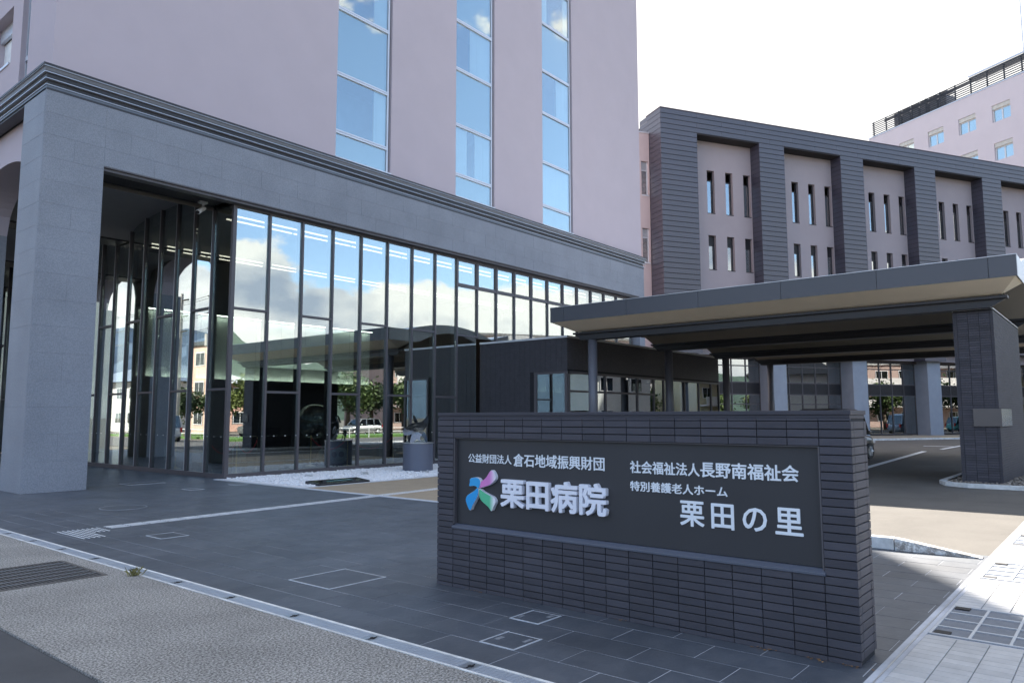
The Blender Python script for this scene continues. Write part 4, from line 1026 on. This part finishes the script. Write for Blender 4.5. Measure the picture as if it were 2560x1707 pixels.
F('parapet_cap', MB().box(-.05, 14, V0, V1+.05, Z1, Z1+.12), LMET)
for a, b in A_:
    for (zt1, zb1) in zr_:
        zh = zt1-.48
        fr = MB().box(.2, .28, a, a+.1, zb1, zh).box(.2, .28, b-.1, b, zb1, zh).box(.2, .28, a+.1, b-.1, zh-.09, zh+.02).box(.2, .28, a+.1, b-.1, zb1, zb1+.08).box(.2, .28, (a+b)/2-.07, (a+b)/2+.07, zb1+.08, zh-.09)
        wn = F('window', fr, WPAINT)
        part('pane', MB().box(.24, .25, a+.1, (a+b)/2-.07, zb1+.08, zh-.09), GLASSW, wn, local=True); part('pane', MB().box(.24, .25, (a+b)/2+.07, b-.1, zb1+.08, zh-.09), GLASSW, wn, local=True)
        part('shutter_box', MB().box(.06, .28, a+.02, b-.02, zh+.02, zt1-.02), mat('shutter_box', (.6, .57, .5), .6), wn, local=True)
        part('curtain', MB().box(.27, .285, a+.1, b-.1, zb1+.08, zh-.09), CURT, wn, local=True)
for k in range(8):
    v0 = V1-.3
    F('roof_rail', MB().box(.25, .31, V0, v0, Z1+.25+k*.24, Z1+.35+k*.24), DARK)
for k in range(14):
    vv = V1-.5-k*1.9
    if vv > V0: F('rail_post', MB().box(.3, .4, vv-.06, vv+.06, Z1, Z1+2.1), DARK)
for k in range(6):
    vv = V1-3.2-k*1.25; F('rooftop_unit', MB().box(.8, 2.2, vv-.95, vv, Z1+.3, Z1+1.7).box(.75, 2.3, vv-1.0, vv+.03, Z1+2.15, Z1+2.25), mat('unit_grey', (.16, .16, .17), .6))
F('roof_walkway', MB().box(.5, 1.6, V0, V1-13.5, Z1+2.0, Z1+2.25).box(.5, .6, V0, V1-2, Z1+1.7, Z1+1.95), DARK)
F('upper_parapet', MB().box(.4, .5, V0, V1-13.5, Z1+2.3, Z1+2.45), LMET)
F('antenna', MB().tube([(3, V1-18.0, Z1+2), (3, V1-18.0, Z1+14)], .05, 6), STEEL)

# ================================================================== CARS
WHEEL = None
def car(name, label, loc, rz, paint, L=3.9, W=1.66, H=1.55, boxy=0., group='parked cars'):
    t = thing(name, label, 'car', loc, rz, group)
    hl = L/2; pm_ = mat('paint_'+paint[0], paint[1], .25, .02, spec=.6, metal=paint[2] if len(paint) > 2 else 0.)
    belt = .58*H if H < 1.7 else .5*H
    # lower body stations: x, z_low, z_top, halfwidth
    st = [(-hl, .38, belt*.92, .40*W), (-hl+.12, .22, belt*1.0, .47*W), (-hl+.6, .2, belt, .5*W), (0, .2, belt, .5*W), (hl-1.0, .2, belt*.97, .5*W), (hl-.35, .2, belt*(.86+boxy*.1), .48*W), (hl-.06, .24, belt*(.70+boxy*.22), .43*W), (hl, .36, belt*(.55+boxy*.42), .38*W)]
    mb = MB(); k = 8
    for x, z0, z1, hw in st:
        for (yy, zz) in ((-hw*.86, z0), (hw*.86, z0), (hw, z0+.18), (hw, z0+(z1-z0)*.6), (hw*.92, z1), (hw*.5, z1+.015), (-hw*.5, z1+.015), (-hw*.92, z1), (-hw, z0+(z1-z0)*.6), (-hw, z0+.18)): mb.v.append((x, yy, zz))
    k = 10
    for i in range(len(st)-1):
        for j in range(k): j2 = (j+1) % k; mb.f.append((i*k+j, (i+1)*k+j, (i+1)*k+j2, i*k+j2))
    mb.f.append(tuple(range(k))); mb.f.append(tuple(reversed(range((len(st)-1)*k, len(st)*k))))
    o = part('body', mb, pm_, t, local=True, smooth=True); md = o.modifiers.new('s', 'SUBSURF'); md.levels = 1; md.render_levels = 2
    xr0, xr1 = -hl+.18, hl-1.0+boxy*.45
    gh = MB(); ws = .5*W
    S_ = [(xr0, belt, belt+.02), (xr0+.30*(1-boxy*.5), belt, H-.08), (xr0+.6, belt, H), (xr1-.75+boxy*.3, belt, H-.02), (xr1-.55+boxy*.3, belt, H-.07), (xr1, belt, belt+.02)]
    for x, zb, zt2 in S_:
        f2 = (zt2-belt)/(H-belt); wt = ws*.93-(ws*.16)*f2
        for yy, zz in ((-ws*.93, zb), (-wt, zt2-.03*f2), (-wt+.14*f2, zt2), (wt-.14*f2, zt2), (wt, zt2-.03*f2), (ws*.93, zb)): gh.v.append((x, yy, zz))
    for i in range(len(S_)-1):
        for j in range(5): gh.f.append((i*6+j, i*6+j+1, (i+1)*6+j+1, (i+1)*6+j))
    part('glasshouse', gh, GLASSC, t, local=True)
    rf = MB(); x0, x1 = S_[1][0]+.05, S_[4][0]+.02
    for x, zz in ((x0, H-.085), (S_[2][0], H+.005), (S_[3][0], H-.01), (x1, H-.065)):
        wt = ws*.93-ws*.15; rf.v += [(x, -wt, zz-.045), (x, -wt+.14, zz+.012), (x, wt-.14, zz+.012), (x, wt, zz-.045)]
    for i in range(3):
        for j in range(3): rf.f.append((i*4+j, (i+1)*4+j, (i+1)*4+j+1, i*4+j+1))
    part('roof', rf, pm_, t, local=True, smooth=True)
    pil = MB()
    for s_ in (-1, 1):
        for xa, xb in ((S_[0][0], S_[1][0]), (S_[5][0], S_[4][0]), (.0, -.02), (-.95, -.97)):
            if xa > -hl: pil.tube([(xa, s_*ws*.93, belt), (xb, s_*(ws*.79), H-.06)], .04, 6)
    part('pillars', pil, pm_, t, local=True)
    for sx in (-hl+.70, hl-.68):
        for s_ in (-1, 1):
            yw = s_*(W/2-.09)
            wh = part('wheel', MB().tube([(sx, yw-.1, .30), (sx, yw+.1, .30)], .305, 24), BLK, t, local=True)
            rm = MB().tube([(sx, yw-.105, .30), (sx, yw+.105, .30)], .19, 18)
            for q in range(6):
                a = q*math.pi/3; rm.box(0, 0, 0, 0, 0, 0) if False else rm.tube([(sx, yw+s_*.11, .30), (sx+.2*math.cos(a), yw+s_*.112, .30+.2*math.sin(a))], .022, 5)
            part('rim', rm, STEEL, wh, local=True)
    for s_ in (-1, 1):
        part('mirror', MB().box(xr1-.42, xr1-.25, s_*(W/2+.02), s_*(W/2+.18), belt-.02, belt+.13), pm_, t, local=True, bevel=.03)
        part('headlight', MB().box(hl-.22, hl-.03, s_*.30*W, s_*.45*W, belt*.62, belt*.76), LMET, t, local=True, bevel=.02)
        part('tail_light', MB().box(-hl-.01, -hl+.1, s_*.36*W, s_*.455*W, belt*.7, belt*1.05), mat('tail_red', (.5, .01, .01), .3), t, local=True, bevel=.01)
    return t
car('parked_car', 'black car parked under the canopy, nose showing past the sign wall', (30.6, 8.99, 0), R(-11), ('black', (.012, .013, .018)), 3.9, 1.7, 1.93, .85)
car('parked_car', 'pale blue hatchback mirrored in the lobby glass above the lawn', (41.5, -20.5, 0), R(185), ('blue', (.30, .55, .66)), 3.5, 1.5, 1.6, .3)
car('parked_van', 'cream van mirrored in the lobby glass left of the blue hatchback', (36.5, -20.3, 0), R(175), ('cream', (.68, .64, .52)), 4.4, 1.7, 1.95, .8)
car('parked_car', 'silver car mirrored at the far end of the lobby glass', (47.5, -20.6, 0), R(180), ('silver', (.45, .47, .5), .6), 4.2, 1.7, 1.5, 0.)
car('parked_car', 'grey-blue minivan mirrored in the annex ground floor glass', (72.0, 6.6, 0), R(-30), ('greyblue', (.22, .30, .40), .3), 4.6, 1.75, 1.85, .5)
car('parked_car', 'teal hatchback mirrored in the annex glass behind the pier', (80.5, -3.2, 0), R(-20), ('teal', (.12, .42, .45)), 3.6, 1.5, 1.6, .3)
car('parked_car', 'white car mirrored in the vestibule windows', (62, -4.0, 0), R(0), ('white', (.72, .72, .72)), 4.2, 1.7, 1.5, .1)
car('parked_car', 'white kei van mirrored in the loggia side glass', (-3.2, 52, 0), R(92), ('white', (.72, .72, .72)), 3.4, 1.48, 1.85, .8)

# ================================================================== SURROUNDINGS SEEN IN THE GLASS
LEAF = [mat('leaf_mid', (.075, .12, .03), .7, .35, .9), mat('leaf_dark', (.035, .065, .02), .7, .35, .9), mat('leaf_pale', (.13, .16, .035), .7, .3, .9)]
BARK = mat('bark', (.10, .075, .055), .9, .2, 8.)
def leaf_mesh(n, seed, m, fl=.22):
    r_ = np.random.default_rng(seed); cl = r_.normal(0, .33, (14, 3)); cl[:, 2] *= .9
    c = cl[r_.integers(0, 14, n)]+r_.normal(0, .17, (n, 3)); a = r_.normal(0, 1, (n, 3)); a /= np.linalg.norm(a, axis=1)[:, None]
    b = np.cross(a, r_.normal(0, 1, (n, 3))); b /= np.linalg.norm(b, axis=1)[:, None]; s_ = fl*r_.uniform(.25, .6, (n, 1))*.5
    V_ = np.stack([c-a*s_-b*s_*.5, c+a*s_-b*s_*.5, c+a*s_+b*s_*.5, c-a*s_+b*s_*.5], 1).reshape(-1, 3)
    me = bpy.data.meshes.new('crown'); me.from_pydata(V_.tolist(), [], [tuple(range(4*i, 4*i+4)) for i in range(n)]); me.materials.append(m); return me
crowns = [leaf_mesh(2600, 10+i, LEAF[i]) for i in range(3)]
trunk_me = MB().tube([(0, 0, 0), (.05, .02, .5), (0, .03, 1)], [.07, .05, .03], 8).tube([(0, .02, .55), (.2, .1, .95)], [.03, .015], 6).tube([(0, .02, .5), (-.18, -.1, .9)], [.03, .015], 6).mesh('trunk', BARK)
def tree(x, y, h_, kind, label, wide=1., z=0):
    t = thing('street_tree', label, 'tree', (x, y, z), rng.uniform(0, 6), 'trees mirrored in the glass')
    link('trunk', trunk_me, t, sc=(h_*.6, h_*.6, h_*.62)); link('crown', crowns[kind], t, (0, 0, h_*.62), (0, 0, rng.uniform(0, 6)), (h_*.42*wide, h_*.42*wide, h_*.42))
k3 = ['broad mid-green tree', 'dark green clipped tree', 'yellow-green bushy tree']
i_ = 0; ORD = 'first second third fourth fifth sixth seventh eighth ninth tenth eleventh twelfth thirteenth fourteenth fifteenth'.split()
for x, y, h_, kd in [(28, -26, 5, 1), (32, -26.5, 6, 0), (36.5, -27, 5.5, 2), (41, -27.5, 6.5, 2), (45.5, -27, 5.5, 0), (50, -26, 7, 0), (54, -27, 6, 1), (58, -26, 6.5, 0), (63, -21, 6, 2), (68, -20, 6.5, 0), (73, -21, 7, 2), (78, -20, 6.5, 0), (83, -20, 7, 1), (88, -21, 6.5, 2), (94, -20, 7, 0)]:
    tree(x, y, h_, kd, f'{k3[kd]}, {ORD[i_]} from the near end of the mirrored car park tree row', 1.25); i_ += 1
for j, (x, y, h_, kd) in enumerate([(-9, 40, 4.5, 0), (-10, 45, 5, 1), (-9.5, 50, 4.5, 2), (-10.5, 55, 5, 0), (-9, 60, 4.8, 1), (-10, 66, 5, 0), (-9.5, 35, 4.5, 1)]):
    tree(x, y, h_, kd, f'{k3[kd]}, {ORD[j]} tree of the side road row mirrored in the loggia glass', 1.2)
def house(x, y, rz, w_, d_, h_, rh, wall_c, roof_c, label, storeys=2, balc=False):
    t = thing('apartment_block' if balc else 'house', label, 'building', (x, y, 0), rz)
    wm = mat('wall_'+str(wall_c), wall_c, .85, .05, .6)
    part('wall', MB().box(-w_/2, w_/2, -d_/2, d_/2, 0, h_), wm, t, local=True)
    rm = mat('roof_'+str(roof_c), roof_c, .6, .25, 2., .5, 12)
    if rh > 0:
        mb = MB(); e_ = .7; a, b = w_/2+e_, d_/2+e_
        mb.poly([(-a, -b, h_), (a, -b, h_), (a-b, 0, h_+rh), (-a+b, 0, h_+rh)]); mb.poly([(a, b, h_), (-a, b, h_), (-a+b, 0, h_+rh), (a-b, 0, h_+rh)])
        mb.poly([(a, -b, h_), (a, b, h_), (a-b, 0, h_+rh)]); mb.poly([(-a, b, h_), (-a, -b, h_), (-a+b, 0, h_+rh)]); mb.poly([(-a, -b, h_-.02), (-a, b, h_-.02), (a, b, h_-.02), (a, -b, h_-.02)])
        part('roof', mb, rm, t, local=True)
        part('ridge', MB().tube([(-a+b, 0, h_+rh), (a-b, 0, h_+rh)], .15, 6), rm, t, local=True)
    else: part('roof', MB().box(-w_/2-.2, w_/2+.2, -d_/2-.2, d_/2+.2, h_, h_+.4), rm, t, local=True)
    fh = h_/storeys
    for s_ in range(storeys):
        n = max(2, int(w_/3.2))
        for i in range(n):
            xx = -w_/2+(i+.5)*w_/n
            wn = part('window', MB().box(xx-.9, xx+.9, d_/2, d_/2+.06, s_*fh+.9, s_*fh+2.3), WPAINT, t, local=True)
            part('pane', MB().box(xx-.82, xx-.04, d_/2+.06, d_/2+.07, s_*fh+.98, s_*fh+2.22).box(xx+.04, xx+.82, d_/2+.06, d_/2+.07, s_*fh+.98, s_*fh+2.22), GLASSC, wn, local=True)
        if balc and s_:
            part('balcony', MB().box(-w_/2, w_/2, d_/2+.08, d_/2+1.4, s_*fh-.15, s_*fh).box(-w_/2, w_/2, d_/2+1.32, d_/2+1.4, s_*fh, s_*fh+1.05), mat('balcony_white', (.68, .64, .62), .7), t, local=True)
    return t
R_ = lambda a: R(a)
house(86, -46, R(0), 34, 10, 9.5, 0, (.42, .30, .26), (.35, .34, .33), 'brown apartment block with pale balconies mirrored in the lobby glass', 3, True)
house(42, -47, R(0), 14, 9, 5.6, 2.2, (.55, .33, .26), (.42, .43, .45), 'salmon house with grey tiled roof mirrored near the glass corner', 2)
house(18, -36, R(0), 16, 9, 5, 2.0, (.5, .48, .45), (.3, .32, .34), 'low grey house mirrored behind the loggia', 2)
house(65.5, -13.5, R(10), 9, 8, 6.5, 3.5, (.6, .62, .6), (.055, .055, .06), 'white house with dark tiled hipped roof mirrored in the vestibule windows', 2)
house(97, -16, R(10), 12, 7, 9.5, 0, (.62, .55, .36), (.4, .4, .35), 'cream three-storey flats mirrored in the vestibule windows', 3, True)
house(104, -42, R(30), 40, 11, 15, 0, (.45, .36, .33), (.4, .38, .36), 'long brown apartment block with white balconies mirrored in the annex glass', 5, True)
house(-22, 60, R(-90), 30, 10, 9, 0, (.60, .42, .34), (.05, .06, .07), 'peach rendered building mirrored in the loggia side glass', 3)
house(-25, 100, R(-90), 24, 12, 6, 2.5, (.55, .55, .53), (.12, .16, .22), 'white house with blue roof far along the side road', 2)
# fence along the car park and the side road
def fence(x0, y0, x1, y1, label):
    d_ = Vector((x1-x0, y1-y0, 0)); L_ = d_.length; t = thing('road_railing', label, 'railing', (x0, y0, 0), math.atan2(d_.y, d_.x))
    part('rail', MB().box(0, L_, -.02, .02, .75, .80).box(0, L_, -.02, .02, .45, .49), WPAINT, t, local=True)
    pm_ = MB().box(-.03, .03, -.03, .03, 0, .82).mesh('post', WPAINT)
    for i in range(int(L_/2)+1): link('post', pm_, t, (i*2, 0, 0))
fence(-6.3, 28, -6.3, 74, 'white pipe railing along the side road')
fence(30, -10.4, 62, -10.4, 'white pipe railing beyond the front road')
for i, (x, y) in enumerate(((-7.2, 58), (-7.4, 53.2))):
    t = thing('utility_pole', ['concrete utility pole with crossarms, the taller of the mirrored pair', 'concrete utility pole with crossarms, the nearer of the mirrored pair'][i], 'utility pole', (x, y, 0), 0, 'utility poles on the side road')
    part('pole', MB().tube([(0, 0, 0), (0, 0, 11.5)], [.2, .12], 12), mat('pole_concrete', (.45, .44, .42), .8), t, local=True)
    for z in (10.9, 9.6, 8.4): part('crossarm', MB().box(-.06, .06, -1.0, 1.0, z, z+.1), BLK, t, local=True)
    part('transformer', MB().tube([(.4, 0, 7.0), (.4, 0, 7.9)], .28, 14), MATS['pole_concrete'], t, local=True)
mb = MB()
for k, z in enumerate((11.0, 9.7, 8.5)):
    for yo in (-.8, .8):
        pts = [(-7.2-.3*yo, 20+i*6, z-.5*math.sin(math.pi*((i*6) % 30)/30)) for i in range(15)]; mb.tube(pts, .018, 4, False)
solo('power_lines', mb, BLK, 'sagging power lines strung along the side road poles', 'power lines')
# round red road sign mirrored in the vestibule glass
rs = thing('road_sign', 'round red and white road sign on a grey post mirrored in the vestibule', 'road sign', (13, -3.0, 0))
part('post', MB().tube([(13, -3, 0), (13, -3, 2.6)], .035, 8), STEEL, rs)
part('disc', MB().tube([(13, -3, 2.4), (13, -2.97, 2.4)], .3, 24), mat('sign_red', (.5, .02, .02), .4), rs)
part('bar', MB().box(12.8, 13.2, -2.968, -2.96, 2.35, 2.45), WPAINT, rs)
# hills round the horizon
def ridge(name, cx, cy, r0, a0, a1, hfun, m):
    mb = MB(); n = 90; rows = 7
    for i in range(n+1):
        a = a0+(a1-a0)*i/n; hh = hfun(i/n)
        for j in range(rows+1):
            q = j/rows; r_ = r0+q*300; z = hh*math.sin(q*math.pi/2)*(1+.08*math.sin(i*1.7+j*2.1)); mb.v.append((cx+r_*math.cos(a), cy+r_*math.sin(a), z-1))
    for i in range(n):
        for j in range(rows): a_ = i*(rows+1)+j; mb.f.append((a_, a_+rows+1, a_+rows+2, a_+1))
    o = struct(name, mb, m); return o
HILL = mat('wooded_hill', (.030, .055, .040), .9, .45, .05, 1., .3)
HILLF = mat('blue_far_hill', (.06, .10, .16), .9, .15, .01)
def hf(t): return 52*math.exp(-((t-.42)/.035)**2)+30*math.exp(-((t-.50)/.12)**2)+34*math.exp(-((t-.22)/.12)**2)+26*math.exp(-((t-.7)/.15)**2)+18+3*math.sin(t*60)+2*math.sin(t*131)
ridge('wooded_hill', 0, 0, 420, R(-110), R(5), hf, HILL)
ridge('far_hill', 0, 0, 1100, R(80), R(250), lambda t: 120+45*math.sin(t*9)+20*math.sin(t*23)+6*math.sin(t*71), HILLF)
